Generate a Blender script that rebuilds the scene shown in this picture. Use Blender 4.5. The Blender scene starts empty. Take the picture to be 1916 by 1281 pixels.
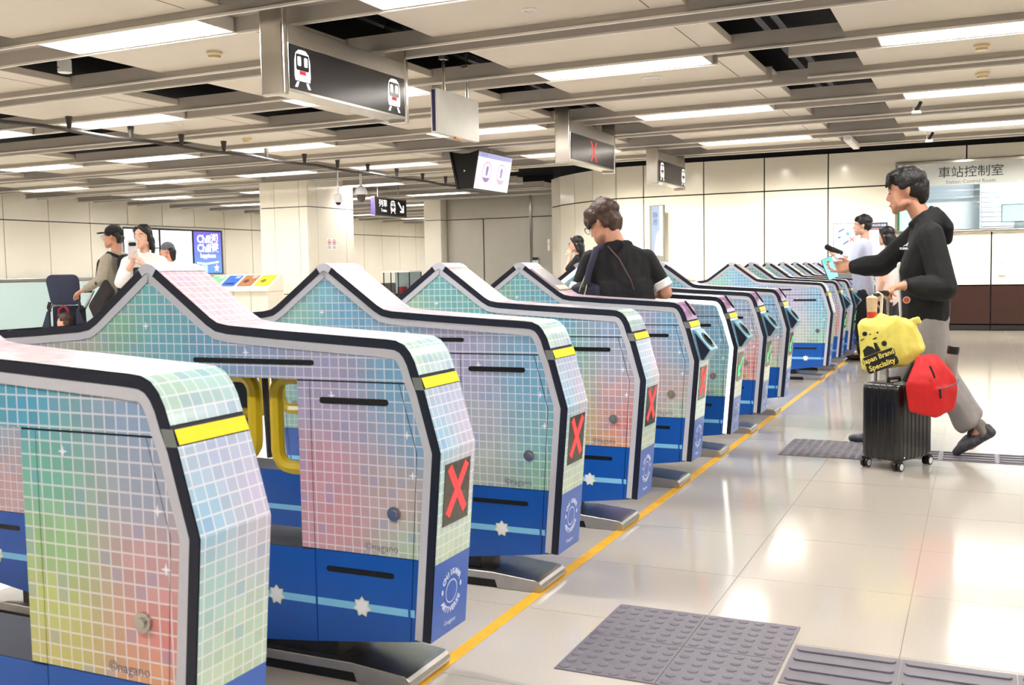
import bpy, bmesh, math, random
from mathutils import Vector, Matrix, noise
random.seed(7)
SC = bpy.context.scene
COL = SC.collection
# ---------------------------------------------------------------- camera, world, exposure
YAW, PIT, ROL, EYE = .433168, .07176, -.018857, 1.15
fw = Vector((-math.sin(YAW)*math.cos(PIT), math.cos(YAW)*math.cos(PIT), -math.sin(PIT)))
rt = Vector((math.cos(YAW), math.sin(YAW), 0)); up = rt.cross(fw)
rt, up = rt*math.cos(ROL)+up*math.sin(ROL), -rt*math.sin(ROL)+up*math.cos(ROL)
cam = bpy.data.cameras.new('camera'); cam.sensor_width = 36; cam.lens = 1889.0/1916*36
cam.clip_start = .05; cam.clip_end = 200
co = bpy.data.objects.new('camera', cam); COL.objects.link(co)
co.matrix_world = Matrix(((rt.x, up.x, -fw.x, 0), (rt.y, up.y, -fw.y, 0), (rt.z, up.z, -fw.z, EYE), (0, 0, 0, 1)))
SC.camera = co
cam.dof.use_dof = True; cam.dof.focus_distance = 6.5; cam.dof.aperture_fstop = 9.0
w = bpy.data.worlds.new('world'); SC.world = w; w.use_nodes = True
w.node_tree.nodes['Background'].inputs[0].default_value = (.9, .95, 1, 1)
w.node_tree.nodes['Background'].inputs[1].default_value = .05
SC.view_settings.view_transform = 'Standard'; SC.view_settings.look = 'None'
SC.view_settings.gamma = 1; SC.view_settings.use_curve_mapping = False
SC.view_settings.exposure = 1.42
LAMP = 13.0           # radiance of the ceiling lamps
SC.cycles.max_bounces = 8; SC.cycles.diffuse_bounces = 5; SC.cycles.glossy_bounces = 4
SC.cycles.sample_clamp_indirect = 6

# ---------------------------------------------------------------- node and material helpers
def lin(c):
    return tuple((v/255/12.92 if v/255 <= .04045 else ((v/255+.055)/1.055)**2.4) for v in c)
MATS = {}
def mat(name, c, rough=.5, metal=0, emit=0, coat=0, alpha=1, spec=.5, trans=0, grain=0, gscale=40, bump=0, bscale=60, ec=None):
    if name in MATS: return MATS[name]
    m = bpy.data.materials.new(name); m.use_nodes = True; MATS[name] = m
    nt = m.node_tree; b = nt.nodes['Principled BSDF']
    col = (*lin(c), 1)
    b.inputs['Base Color'].default_value = col
    b.inputs['Roughness'].default_value = rough; b.inputs['Metallic'].default_value = metal
    b.inputs['Specular IOR Level'].default_value = spec
    b.inputs['Coat Weight'].default_value = coat; b.inputs['Coat Roughness'].default_value = .08
    b.inputs['Alpha'].default_value = alpha
    b.inputs['Transmission Weight'].default_value = trans
    if emit:
        b.inputs['Emission Color'].default_value = (*lin(ec or c), 1); b.inputs['Emission Strength'].default_value = emit
    tc = nt.nodes.new('ShaderNodeTexCoord')
    if grain:
        n = nt.nodes.new('ShaderNodeTexNoise'); n.inputs['Scale'].default_value = gscale; n.inputs['Detail'].default_value = 4
        nt.links.new(tc.outputs['Object'], n.inputs['Vector'])
        mr = nt.nodes.new('ShaderNodeMapRange'); mr.inputs[1].default_value = .3; mr.inputs[2].default_value = .7
        mr.inputs[3].default_value = 1-grain; mr.inputs[4].default_value = 1+grain
        nt.links.new(n.outputs['Fac'], mr.inputs[0])
        mx = nt.nodes.new('ShaderNodeVectorMath'); mx.operation = 'SCALE'; mx.inputs[0].default_value = col[:3]
        nt.links.new(mr.outputs[0], mx.inputs['Scale']); nt.links.new(mx.outputs[0], b.inputs['Base Color'])
    if bump:
        n = nt.nodes.new('ShaderNodeTexNoise'); n.inputs['Scale'].default_value = bscale; n.inputs['Detail'].default_value = 5
        nt.links.new(tc.outputs['Object'], n.inputs['Vector'])
        bp = nt.nodes.new('ShaderNodeBump'); bp.inputs['Strength'].default_value = bump; bp.inputs['Distance'].default_value = .02
        nt.links.new(n.outputs['Fac'], bp.inputs['Height']); nt.links.new(bp.outputs[0], b.inputs['Normal'])
    return m

class NT:
    def __init__(s, m): s.t = m.node_tree
    def n(s, typ, **k):
        x = s.t.nodes.new(typ)
        for a, v in k.items(): setattr(x, a, v)
        return x
    def put(s, sock, v):
        if hasattr(v, 'is_output'): s.t.links.new(v, sock)
        else: sock.default_value = v
    def m(s, op, a, b=0.0, c=0.0):
        x = s.n('ShaderNodeMath', operation=op); s.put(x.inputs[0], a); s.put(x.inputs[1], b); s.put(x.inputs[2], c); return x.outputs[0]
    def v(s, op, a, b=None, scale=None):
        x = s.n('ShaderNodeVectorMath', operation=op); s.put(x.inputs[0], a)
        if b is not None: s.put(x.inputs[1], b)
        if scale is not None: s.put(x.inputs['Scale'], scale)
        return x.outputs['Value'] if op in ('DISTANCE', 'LENGTH', 'DOT_PRODUCT') else x.outputs['Vector']
    def mix(s, f, a, b):
        x = s.n('ShaderNodeMix', data_type='RGBA'); s.put(x.inputs[0], f)
        s.put(x.inputs[6], a if hasattr(a, 'is_output') else (*a, 1)); s.put(x.inputs[7], b if hasattr(b, 'is_output') else (*b, 1)); return x.outputs[2]
    def comb(s, x, y, z=0.0):
        c = s.n('ShaderNodeCombineXYZ'); s.put(c.inputs[0], x); s.put(c.inputs[1], y); s.put(c.inputs[2], z); return c.outputs[0]

TILE = .0296
def tile_mat(name, pts, uv=False, rough=.28):
    """Printed mosaic wrap: pastel cells on a white grid; pts = [(x, z, (r,g,b))] colour anchors."""
    m = bpy.data.materials.new(name); m.use_nodes = True; t = NT(m); b = m.node_tree.nodes['Principled BSDF']
    tc = t.n('ShaderNodeTexCoord'); sp = t.n('ShaderNodeSeparateXYZ')
    m.node_tree.links.new(tc.outputs['UV' if uv else 'Object'], sp.inputs[0])
    x, z = (sp.outputs[0], sp.outputs[1]) if uv else (sp.outputs[0], sp.outputs[2])
    px, pz = t.m('DIVIDE', x, TILE), t.m('DIVIDE', z, TILE)
    cx, cz = t.m('FLOOR', px), t.m('FLOOR', pz)
    dx = t.m('ABSOLUTE', t.m('SUBTRACT', t.m('SUBTRACT', px, cx), .5)); dz = t.m('ABSOLUTE', t.m('SUBTRACT', t.m('SUBTRACT', pz, cz), .5))
    line = t.m('MINIMUM', t.m('MULTIPLY', t.m('MAXIMUM', t.m('SUBTRACT', t.m('MAXIMUM', dx, dz), .425), 0.0), 40.0), 1.0)
    c = t.comb(t.m('MULTIPLY', t.m('ADD', cx, .5), TILE), t.m('MULTIPLY', t.m('ADD', cz, .5), TILE))
    acc = ws = None
    for (ax, az, cc) in pts:
        d = t.v('DISTANCE', c, (ax, az, 0)); wgt = t.m('POWER', t.m('ADD', d, .05), -3.5)
        vv = t.v('SCALE', lin(cc), scale=wgt)
        acc = vv if acc is None else t.v('ADD', acc, vv); ws = wgt if ws is None else t.m('ADD', ws, wgt)
    col = t.v('SCALE', acc, scale=t.m('DIVIDE', 1.0, ws))
    wn = t.n('ShaderNodeTexWhiteNoise', noise_dimensions='2D'); m.node_tree.links.new(t.comb(cx, cz), wn.inputs['Vector'])
    odd = t.m('GREATER_THAN', wn.outputs['Value'], .93)
    col = t.mix(t.m('MULTIPLY', odd, .32), col, lin((120, 150, 200)))
    br = t.m('ADD', .83, t.m('MULTIPLY', wn.outputs['Value'], .12))
    col = t.v('SCALE', col, scale=br)
    col = t.mix(t.m('MULTIPLY', line, .72), col, lin((236, 234, 240)))
    m.node_tree.links.new(col, b.inputs['Base Color'])
    b.inputs['Roughness'].default_value = rough; b.inputs['Coat Weight'].default_value = .25; b.inputs['Coat Roughness'].default_value = .12
    return m

# ---------------------------------------------------------------- mesh helpers
TMP = bpy.data.scenes.new('workbench')
def evaluated_mesh(o):
    TMP.collection.objects.link(o); vl = TMP.view_layers[0]; vl.update(); dg = vl.depsgraph; dg.update()
    me = bpy.data.meshes.new_from_object(o.evaluated_get(dg)); TMP.collection.objects.unlink(o); bpy.data.objects.remove(o); return me
class MB:
    def __init__(s): s.v = []; s.f = []
    def add(s, vs, fs):
        o = len(s.v); s.v += [tuple(p) for p in vs]; s.f += [tuple(i+o for i in f) for f in fs]; return s
    def box(s, x0, x1, y0, y1, z0, z1):
        return s.add([(x0,y0,z0),(x1,y0,z0),(x1,y1,z0),(x0,y1,z0),(x0,y0,z1),(x1,y0,z1),(x1,y1,z1),(x0,y1,z1)],
                     [(0,3,2,1),(4,5,6,7),(0,1,5,4),(1,2,6,5),(2,3,7,6),(3,0,4,7)])
    def solid(s, poly, O, U, V, d):
        """polygon (2D) in the frame O,U,V, thickened by d along U x V"""
        O, U, V = Vector(O), Vector(U), Vector(V); N = U.cross(V).normalized()*d; n = len(poly)
        a = [O+U*p[0]+V*p[1] for p in poly]; b = [q+N for q in a]
        return s.add(a+b, [tuple(range(n))[::-1], tuple(range(n, 2*n))]+[(i, (i+1) % n, n+(i+1) % n, n+i) for i in range(n)])
    def tube(s, path, r, n=8, closed=False, cap=True):
        P = [Vector(p) for p in path]; m = len(P); vs = []; fs = []; ref = None
        for i, p in enumerate(P):
            a = P[i-1] if (i or closed) else P[0]; b = P[(i+1) % m] if (i < m-1 or closed) else P[-1]
            d = (b-a).normalized()
            if ref is None: ref = Vector((0,0,1)) if abs(d.z) < .9 else Vector((1,0,0))
            x = (ref-d*ref.dot(d)).normalized(); ref = x; y = d.cross(x)
            rr = r[i] if isinstance(r, (list, tuple)) else r
            vs += [p+(x*math.cos(2*math.pi*k/n)+y*math.sin(2*math.pi*k/n))*rr for k in range(n)]
        for i in range(m if closed else m-1):
            j = (i+1) % m
            fs += [(i*n+k, i*n+(k+1) % n, j*n+(k+1) % n, j*n+k) for k in range(n)]
        if cap and not closed: fs += [tuple(range(n))[::-1], tuple(range((m-1)*n, m*n))]
        return s.add(vs, fs)
    def cyl(s, p, q, r, n=16, r2=None): return s.tube([p, q], [r, r if r2 is None else r2], n)
    def lathe(s, prof, c=(0,0,0), n=20):
        vs = []; fs = []; m = len(prof)
        for (r, z) in prof: vs += [(c[0]+r*math.cos(2*math.pi*k/n), c[1]+r*math.sin(2*math.pi*k/n), c[2]+z) for k in range(n)]
        for i in range(m-1): fs += [(i*n+k, i*n+(k+1) % n, (i+1)*n+(k+1) % n, (i+1)*n+k) for k in range(n)]
        fs += [tuple(range(n))[::-1], tuple(range((m-1)*n, m*n))]
        return s.add(vs, fs)
    def ball(s, c, r, n=12, m=8, M=None):
        rx, ry, rz = (r, r, r) if not isinstance(r, (tuple, list)) else r; vs = []; fs = []
        for i in range(m+1):
            a = math.pi*i/m
            for k in range(n):
                q = Vector((rx*math.sin(a)*math.cos(2*math.pi*k/n), ry*math.sin(a)*math.sin(2*math.pi*k/n), rz*math.cos(a)))
                if M is not None: q = M @ q
                vs.append(Vector(c)+q)
        for i in range(m): fs += [(i*n+k, (i+1)*n+k, (i+1)*n+(k+1) % n, i*n+(k+1) % n) for k in range(n)]
        return s.add(vs, fs)
    def mesh(s, name, smooth=False, bevel=0, seg=2, org=(0,0,0)):
        bm = bmesh.new(); o = Vector(org)
        vv = [bm.verts.new(Vector(p)-o) for p in s.v]
        for f in s.f:
            try: bm.faces.new([vv[i] for i in f])
            except ValueError: pass
        bmesh.ops.remove_doubles(bm, verts=bm.verts, dist=1e-6)
        bmesh.ops.recalc_face_normals(bm, faces=bm.faces)
        if bevel:
            ed = [e for e in bm.edges if len(e.link_faces) == 2 and e.calc_face_angle(0) > .6]
            bmesh.ops.bevel(bm, geom=ed, offset=bevel, segments=seg, affect='EDGES', profile=.5, clamp_overlap=True)
        me = bpy.data.meshes.new(name); bm.to_mesh(me); bm.free()
        if smooth:
            me.shade_auto_smooth = None if False else None
            for p in me.polygons: p.use_smooth = True
        return me
    def build(s, name, m, parent=None, smooth=False, bevel=0, seg=2, org=(0,0,0), loc=None):
        me = s.mesh(name, False, bevel, seg, org)
        return link(name, me, m, parent, smooth, loc)

def link(name, me, m, parent=None, smooth=False, loc=None):
    if m is not None and not me.materials: me.materials.append(m)
    o = bpy.data.objects.new(name, me); COL.objects.link(o); o.parent = parent
    if smooth:
        me.polygons.foreach_set('use_smooth', [True]*len(me.polygons))
        if smooth != 'all': me.set_sharp_from_angle(angle=math.radians(38))
    if loc is not None: o.location = loc
    return o
def tag(o, label, cat, group=None):
    o['label'] = label; o['category'] = cat
    if group: o['group'] = group
    return o
def thing(name, label, cat, loc=(0,0,0), rz=0, group=None):
    o = bpy.data.objects.new(name, None); COL.objects.link(o); o.location = loc; o.rotation_euler = (0,0,rz)
    o.empty_display_size = .1
    return tag(o, label, cat, group)
def struct(o): o['kind'] = 'structure'; return o
def stuff(o): o['kind'] = 'stuff'; return o
def copy_tree(o, parent=None):
    c = o.copy(); COL.objects.link(c); c.parent = parent
    for ch in list(o.children): copy_tree(ch, c)
    return c
TXT = {}
def text_mb(txt, size, O, U, V, depth=.001, align='CENTER', bold=0.0, spacing=1.0):
    """Lettering as a thin mesh in the frame O,U,V (its own outline, thickened)."""
    key = (txt, size, depth, align, bold, spacing)
    if key not in TXT:
        cu = bpy.data.curves.new('lettering', 'FONT'); cu.body = txt; cu.size = size; cu.align_x = align; cu.align_y = 'CENTER'
        cu.extrude = depth/2; cu.offset = bold; cu.space_character = spacing; cu.resolution_u = 2
        me = evaluated_mesh(bpy.data.objects.new('lettering', cu)); bpy.data.curves.remove(cu)
        TXT[key] = ([v.co.copy() for v in me.vertices], [tuple(p.vertices) for p in me.polygons]); bpy.data.meshes.remove(me)
    U, V, O = Vector(U).normalized(), Vector(V).normalized(), Vector(O); N = U.cross(V)
    mb = MB(); mb.add([O+U*c.x+V*c.y+N*c.z for c in TXT[key][0]], TXT[key][1])
    return mb
def rrect(x0, y0, x1, y1, r, n=4):
    out = []
    for (cx, cy, a) in ((x1-r, y0+r, -90), (x1-r, y1-r, 0), (x0+r, y1-r, 90), (x0+r, y0+r, 180)):
        out += [(cx+r*math.cos(math.radians(a+90*k/n)), cy+r*math.sin(math.radians(a+90*k/n))) for k in range(n+1)]
    return out
def disc(cx, cy, rx, ry=None, n=24):
    ry = ry or rx
    return [(cx+rx*math.cos(2*math.pi*k/n), cy+ry*math.sin(2*math.pi*k/n)) for k in range(n)]
def star(cx, cy, r, k=4, inner=.35):
    return [(cx+(r if i % 2 == 0 else r*inner)*math.cos(math.pi*i/k+math.pi/2), cy+(r if i % 2 == 0 else r*inner)*math.sin(math.pi*i/k+math.pi/2)) for i in range(2*k)]
def clip(poly, ax, val, above):
    out = []; n = len(poly); ins = lambda p: (p[ax] >= val) == above
    for i in range(n):
        a, b = poly[i], poly[(i+1) % n]
        if ins(a): out.append(a)
        if ins(a) != ins(b):
            t = (val-a[ax])/(b[ax]-a[ax]); out.append((a[0]+(b[0]-a[0])*t, a[1]+(b[1]-a[1])*t))
    return out
def inset(line, d):
    """offset an open polyline to its inner side (on its left) by d, mitred"""
    out = []
    for i, p in enumerate(line):
        ns = []
        for (a, b) in ((line[i-1], p) if i else (p, line[1]), (p, line[i+1]) if i < len(line)-1 else (line[i-1], p)):
            dx, dz = b[0]-a[0], b[1]-a[1]; L = math.hypot(dx, dz); ns.append((-dz/L, dx/L))
        mx, mz = ns[0][0]+ns[1][0], ns[0][1]+ns[1][1]; k = 2/(mx*mx+mz*mz)
        out.append((p[0]+mx*k*d, p[1]+mz*k*d))
    return out

# ---------------------------------------------------------------- materials
CREAM = mat('cream_enamel_panel', (249, 244, 228), .16, coat=.3, grain=.012, gscale=3)
DARK = mat('dark_void', (13, 13, 15), .8, grain=.2, gscale=5)
GROUT = mat('grout', (120, 112, 104), .7, grain=.1)
FLOORM = mat('cream_terrazzo', (190, 182, 171), .13, coat=.25, grain=.035, gscale=130)
CEILP = mat('ceiling_panel_paint', (214, 206, 191), .45, grain=.01, gscale=4)
CHAN = mat('ceiling_channel_paint', (178, 172, 163), .5, grain=.02, gscale=6)
RAIL = mat('ceiling_rail_paint', (236, 231, 222), .4, grain=.01)
STEEL = mat('brushed_steel', (200, 197, 191), .2, 1, grain=.02, gscale=25)
STEELD = mat('satin_steel', (192, 190, 186), .3, 1, grain=.05, gscale=30)
SHUT = mat('shutter_steel', (196, 192, 182), .34, .35, grain=.03, gscale=3)
BROWN = mat('brown_skirting', (48, 23, 18), .35, grain=.08, gscale=6)
PLINTH = mat('black_plinth', (22, 22, 24), .5, grain=.1)
LAMPM = mat('lamp_diffuser', (255, 255, 255), .5, emit=LAMP, ec=(253, 251, 250), grain=.001)
WHITE = mat('white_enamel', (238, 238, 238), .4, grain=.01)
BLACK = mat('black_plastic', (12, 12, 13), .4, grain=.1)
MATTE = mat('matte_black', (10, 10, 12), .85, spec=.1, grain=.1)
NAVY = mat('navy_edge_wrap', (22, 28, 46), .4, grain=.06)
GREYB = mat('light_grey_edge', (198, 199, 208), .4, grain=.02)
GLOW = mat('white_edge_glow', (255, 255, 255), .4, emit=.7, grain=.001)
SEAM = mat('dark_seam', (40, 44, 60), .7, grain=.1)
BLUE = mat('blue_wrap', (10, 86, 178), .35, coat=.2, grain=.03, gscale=8)
BLUEE = mat('blue_end_wrap', (52, 98, 188), .35, coat=.2, grain=.03, gscale=8)
SKYB = mat('light_blue_stripe', (132, 202, 240), .4, grain=.02)
PRINTW = mat('white_print', (242, 244, 250), .5, grain=.01)
PRINTG = mat('grey_print', (134, 126, 134), .6, grain=.02)
GLOWY = mat('pale_yellow_print', (222, 230, 190), .5, grain=.02)
YEL = mat('yellow_strip', (255, 228, 20), .4, grain=.02)
YEL2 = mat('yellow_flap_edge', (222, 190, 32), .35, coat=.3, grain=.03)
GLASS = mat('clear_glass', (240, 246, 245), .02, trans=1, grain=.001)
PURP = mat('purple_cap', (176, 122, 180), .3, coat=.3, grain=.03)
CYAN = mat('cyan_reader_shell', (104, 168, 194), .3, coat=.2, grain=.03)
REDX = mat('red_led', (255, 58, 60), .5, emit=.38, grain=.001)
GRNX = mat('green_led', (70, 226, 132), .5, emit=.34, grain=.001)
DISP = mat('display_face', (66, 58, 48), .25, grain=.08)
DISPK = mat('dark_display_face', (24, 24, 24), .2, grain=.08)
YLINE = mat('yellow_floor_line', (226, 172, 46), .45, grain=.12, gscale=14)
TACT = mat('grey_tactile_tile', (112, 108, 116), .5, grain=.06, gscale=20)
SIGNF = mat('charcoal_sign_face', (44, 44, 49), .2, .1, grain=.004, gscale=3)
SIGNB = mat('blank_silver_sign', (206, 205, 198), .3, .5, grain=.04, gscale=5)
REDP = mat('red_print', (214, 40, 60), .5, grain=.01)
LITW = mat('lit_white_print', (255, 255, 255), .5, emit=.4, grain=.001)
PURPB = mat('purple_sign_edge', (80, 62, 168), .4, emit=.15, grain=.02)
# ---------------------------------------------------------------- the room
def panel_wall(name, P0, P1, zs, mats, joints, top=3.07, dark_top=3.5, thick=.04):
    """A wall along P0->P1 whose room side is on the left of that direction: dark backing, enamel panels as parts."""
    P0, P1 = Vector((*P0, 0)), Vector((*P1, 0)); d = (P1-P0); L = d.length; d.normalize(); n = Vector((0,0,1)).cross(d)
    b = MB().solid([(0, 0), (L, 0), (L, dark_top), (0, dark_top)], P0, d, (0,0,1), .12)
    wall = struct(b.build(name, DARK))
    js = sorted([0]+[j for j in joints if 0 < j < L]+[L]); g = .011
    for i in range(len(js)-1):
        for k in range(len(zs)-1):
            m = mats[k]
            q = MB().solid([(js[i]+g, zs[k]+g), (js[i+1]-g, zs[k]+g), (js[i+1]-g, zs[k+1]-g), (js[i]+g, zs[k+1]-g)], P0, d, (0,0,1), -thick)
            q.build('wall_panel' if m is CREAM else 'skirting_panel', m, wall)
    return wall
ZS = [0, .1, .75, 2.465, 3.07]; MS = [PLINTH, BROWN, CREAM, CREAM]
WY = 18.5
# station control room side: window cut between x -1.30 and 5
J0 = -1.302
def back_piece(x0, x1, zs, mats, name, step=1.1, off=J0):
    js = []; j = off-step*10
    while j < x1:
        if j > x0+.05: js.append(x1-j)
        j += step
    return panel_wall(name, (x1, WY), (x0, WY), zs, mats, js)
wr = back_piece(-5.75, J0, ZS, MS, 'wall_back')
w2 = back_piece(J0, 5.2, [0, .1, .75, 1.66], MS[:3], 'wall_back_lower', off=J0+.39)
w3 = back_piece(J0, 5.2, [2.83, 3.07], [CREAM], 'wall_back_upper', off=J0)
for o in (w2, w3):    # trim backings to the strips beside the window
    lo, hi = (0, 1.67) if o is w2 else (2.82, 3.5)
    for v in o.data.vertices: v.co.z = lo if v.co.z < 1 else hi
# curved corner
CURVE = [(-5.75, WY), (-6.3, 18.53), (-6.87, 18.83), (-7.4, 19.22), (-7.9, 19.68), (-8.3, 20.2), (-8.52, 20.9), (-8.58, 21.7), (-8.58, 23.5)]
for a, b in zip(CURVE[:-1], CURVE[1:]):
    panel_wall('wall_curve', a, b, ZS, MS, [])
# shutter wall and its jamb pillar
sw = struct(MB().box(-12.62, -8.5, 23.4, 23.5, 0, 3.5).build('wall_shutter', DARK))
for (x0, x1, z0, z1) in ((-12.6, -10.24, 2.48, 3.02), (-10.2, -8.6, 2.48, 3.02), (-12.6, -11.56, .02, 2.46), (-11.54, -10.24, .02, 2.46), (-10.2, -8.6, .02, 2.46)):
    MB().box(x0+.006, x1-.006, 23.36, 23.4, z0, z1).build('shutter_panel', SHUT, sw)
MB().box(-10.245, -10.195, 23.33, 23.4, 0, 3.03).build('shutter_post', STEEL, sw)
def column(name, x0, x1, y0, y1):
    c = struct(MB().box(x0+.03, x1-.03, y0+.03, y1-.03, 0, 3.5).build(name, DARK))
    for k in range(4):
        z0, z1 = ZS[k]+.008, ZS[k+1]-.008
        fx = [x0] + ([x0+.36, x1-.2] if x1-x0 > 1 else []) + [x1]
        for a, b in zip(fx[:-1], fx[1:]):
            MB().box(a+.006, b-.006, y0, y0+.03, z0, z1).build('wall_panel', MS[k], c)
        fy = [y0] + ([y0+.32, y1-.28] if y1-y0 > 1 else []) + [y1]
        for a, b in zip(fy[:-1], fy[1:]):
            MB().box(x1-.03, x1, a+.036 if a == y0 else a+.006, b-.006, z0, z1).build('wall_panel', MS[k], c)
    return c
MS2 = MS
MS = [CREAM, CREAM, CREAM, CREAM]; pil = column('wall_pillar', -13.1, -11.94, 16.4, 18.0)
MS = MS2; jam = column('wall_jamb', -13.12, -12.62, 23.05, 23.6)
# long wall
wl = panel_wall('wall_long', (-19.57, 38.4), (-19.57, 5), ZS, MS, [38.4-(12.05+1.2*k) for k in range(-6, 22)])
we = panel_wall('wall_end', (-8.5, 38.4), (-19.6, 38.4), ZS, MS, [1.2*k for k in range(1, 10)])
wi = panel_wall('wall_inner', (-12.7, 23.6), (-12.7, 38.4), ZS, MS, [1.2*k for k in range(1, 13)])
# unseen sides that close the hall
panel_wall('wall_front', (-19.6, -3.5), (6.2, -3.5), ZS, MS, [1.2*k for k in range(1, 22)])
panel_wall('wall_side', (5.6, -3.5), (5.6, 18.5), ZS, MS, [1.2*k for k in range(1, 19)])
panel_wall('wall_long_front', (-19.57, 5), (-19.57, -3.5), ZS, MS, [1.2*k for k in range(1, 8)])
# floor
fl = struct(MB().box(-20, 6.3, -4, 39, -.12, -.0015).build('floor', GROUT))
TX, TY, TS, G = -.797, 4.283, .602, .0012
near = []; far = MB()
proto = MB().box(G, TS-G, G, TS-G, -.02, 0).mesh('floor_tile'); proto.materials.append(FLOORM)
cells = []
for i in range(-32, 12):
    for j in range(-14, 58):
        x, y = TX+i*TS, TY+j*TS
        if y > 18.6 and x > -8: continue
        p = Vector((x+.3, y+.3, -EYE)); z = p.dot(fw)
        vis = z > .5 and abs(p.dot(rt)/z) < .56 and -.39 < p.dot(up)/z < .39
        behind = x < -1.5      # under and beyond the gates, mostly hidden
        cells.append(((0 if vis and not behind else 1), z if z > 0 else 99, x, y))
cells.sort()
for k, (pr, z, x, y) in enumerate(cells):
    if k < 285 and pr == 0:
        o = bpy.data.objects.new('floor_tile', proto); COL.objects.link(o); o.parent = fl; o.location = (x, y, random.uniform(-.0004, 0))
    else: far.box(x+G, x+TS-G, y+G, y+TS-G, -.02, -.0002)
stuff(far.build('floor_tile', FLOORM, fl))
# yellow line along the gates and along their far ends
for (a, b) in ((1.2, 8.2), (10.0, 20)):
    pass
MB().box(-1.432, -1.388, .5, 18.45, -.001, .0012).build('yellow_line', YLINE, fl)
MB().box(-3.67, -3.62, .5, 18.45, -.001, .0012).build('yellow_line', YLINE, fl)
# tactile paving
stud = MB(); bars = MB()
def dome_tile(x, y):
    t = MB().box(x+.001, x+.299, y+.001, y+.299, -.002, .003).build('tactile_tile', TACT, fl)
    s = MB()
    for i in range(6):
        for j in range(6): s.lathe([(.0165, 0), (.015, .003), (.010, .005), (.004, .0056)], (x+.025+.05*i, y+.025+.05*j, .0028), 10)
    stuff(s.build('stud', TACT, t, True))
def bar_tile(x, y):
    t = MB().box(x+.001, x+.299, y+.001, y+.299, -.002, .003).build('tactile_tile', TACT, fl)
    for i in range(4):
        yy = y+.0375+.075*i
        MB().solid(rrect(x+.012, yy-.0145, x+.288, yy+.0145, .0144, 4), (0,0,.0028), (1,0,0), (0,1,0), .0055).build('bar', TACT, t, bevel=.002, seg=1)
for x in (-1.099, -.798):
    for y in (2.62, 2.921): dome_tile(x, y)
for k in range(6): bar_tile(-.489+.301*k, 2.76)
for x in (-1.094, -.793):
    for y in (6.175, 6.477): dome_tile(x, y)
for k in range(7): bar_tile(-.489+.301*k, 6.30)

# ---------------------------------------------------------------- ceiling
ce = struct(MB().box(-20, 6.3, -4, 39, 3.5, 3.6).build('ceiling', DARK))
PX = [(-17.9, -15.85), (-14.85, -12.85), (-10.0, -7.95), (-6.82, -4.79), (-3.97, -1.91), (-1.01, 1.05), (1.95, 4.0)]
LX = [(-17.9, -16.3), (-14.75, -13.16), (-12.3, -10.75), (-9.86, -8.27), (-6.61, -5.05), (-3.76, -2.17), (-.77, .82), (2.2, 3.8)]
def xlim(y): return (-19.45, 5.5) if y < 18.3 else ((-19.45, -8.7) if y < 23.2 else (-19.45, -12.85))
SLIT = mat('panel_slit', (70, 66, 62), .8, grain=.05)
panel_me = {}
def ceiling_panel(x0, x1, y0, y1):
    o = MB().box(x0, x1, y0, y1, 3.008, 3.075).build('ceiling_panel', CEILP, ce, bevel=.004, seg=1)
    if x1-x0 > 1: MB().box(x1-.265, x1-.258, y0+.08, y1-.05, 3.0065, 3.009).build('panel_slit', SLIT, o)
def channel(y0, y1, x0, x1, cut=None):
    m = MB(); r = MB(); segs = [(x0, x1)]
    for s, (ya, yb) in enumerate(((y0, y0+.012), (y1-.012, y1))):
        sg = segs
        if cut and cut[0] == s: sg = [(x0, cut[1]), (cut[2], x1)]
        for (a, b) in sg:
            m.box(a, b, ya, yb, 2.955, 3.088)
            r.box(a, b, ya-(.014 if s == 0 else .0), yb+(.014 if s else .0), 2.94, 2.956)
    sg = segs if not cut else [(x0, cut[1]), (cut[2], x1)]
    for (a, b) in sg: m.box(a, b, y0+.011, y1-.011, 3.06, 3.075)
    o = m.build('ceiling_channel', CHAN, ce); r.build('channel_rail', RAIL, o)
HOUS = mat('lamp_housing', (214, 208, 200), .35, grain=.01)
lamp_root = None
ORD = ['first', 'second', 'third', 'fourth', 'fifth', 'sixth', 'seventh', 'eighth', 'ninth', 'tenth', 'eleventh', 'twelfth', 'thirteenth']
def make_lamp():
    t = thing('ceiling_light', 'recessed strip light glowing white in a ceiling channel', 'light', (0,0,2.95))
    h = MB(); L, W = .79, .212
    h.box(-L, L, -W, -W+.012, 0, .105); h.box(-L, L, W-.012, W, 0, .105); h.box(-L, -L+.012, -W, W, 0, .105); h.box(L-.012, L, -W, W, 0, .105); h.box(-L, L, -W, W, .095, .105)
    h.build('housing', HOUS, t)
    MB().solid(rrect(-L+.12, -W+.03, L-.12, W-.03, .03, 3), (0,0,.075), (1,0,0), (0,1,0), .02).build('diffuser', LAMPM, t)
    return t
y = -2.0; row = 0; nl = 0
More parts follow.
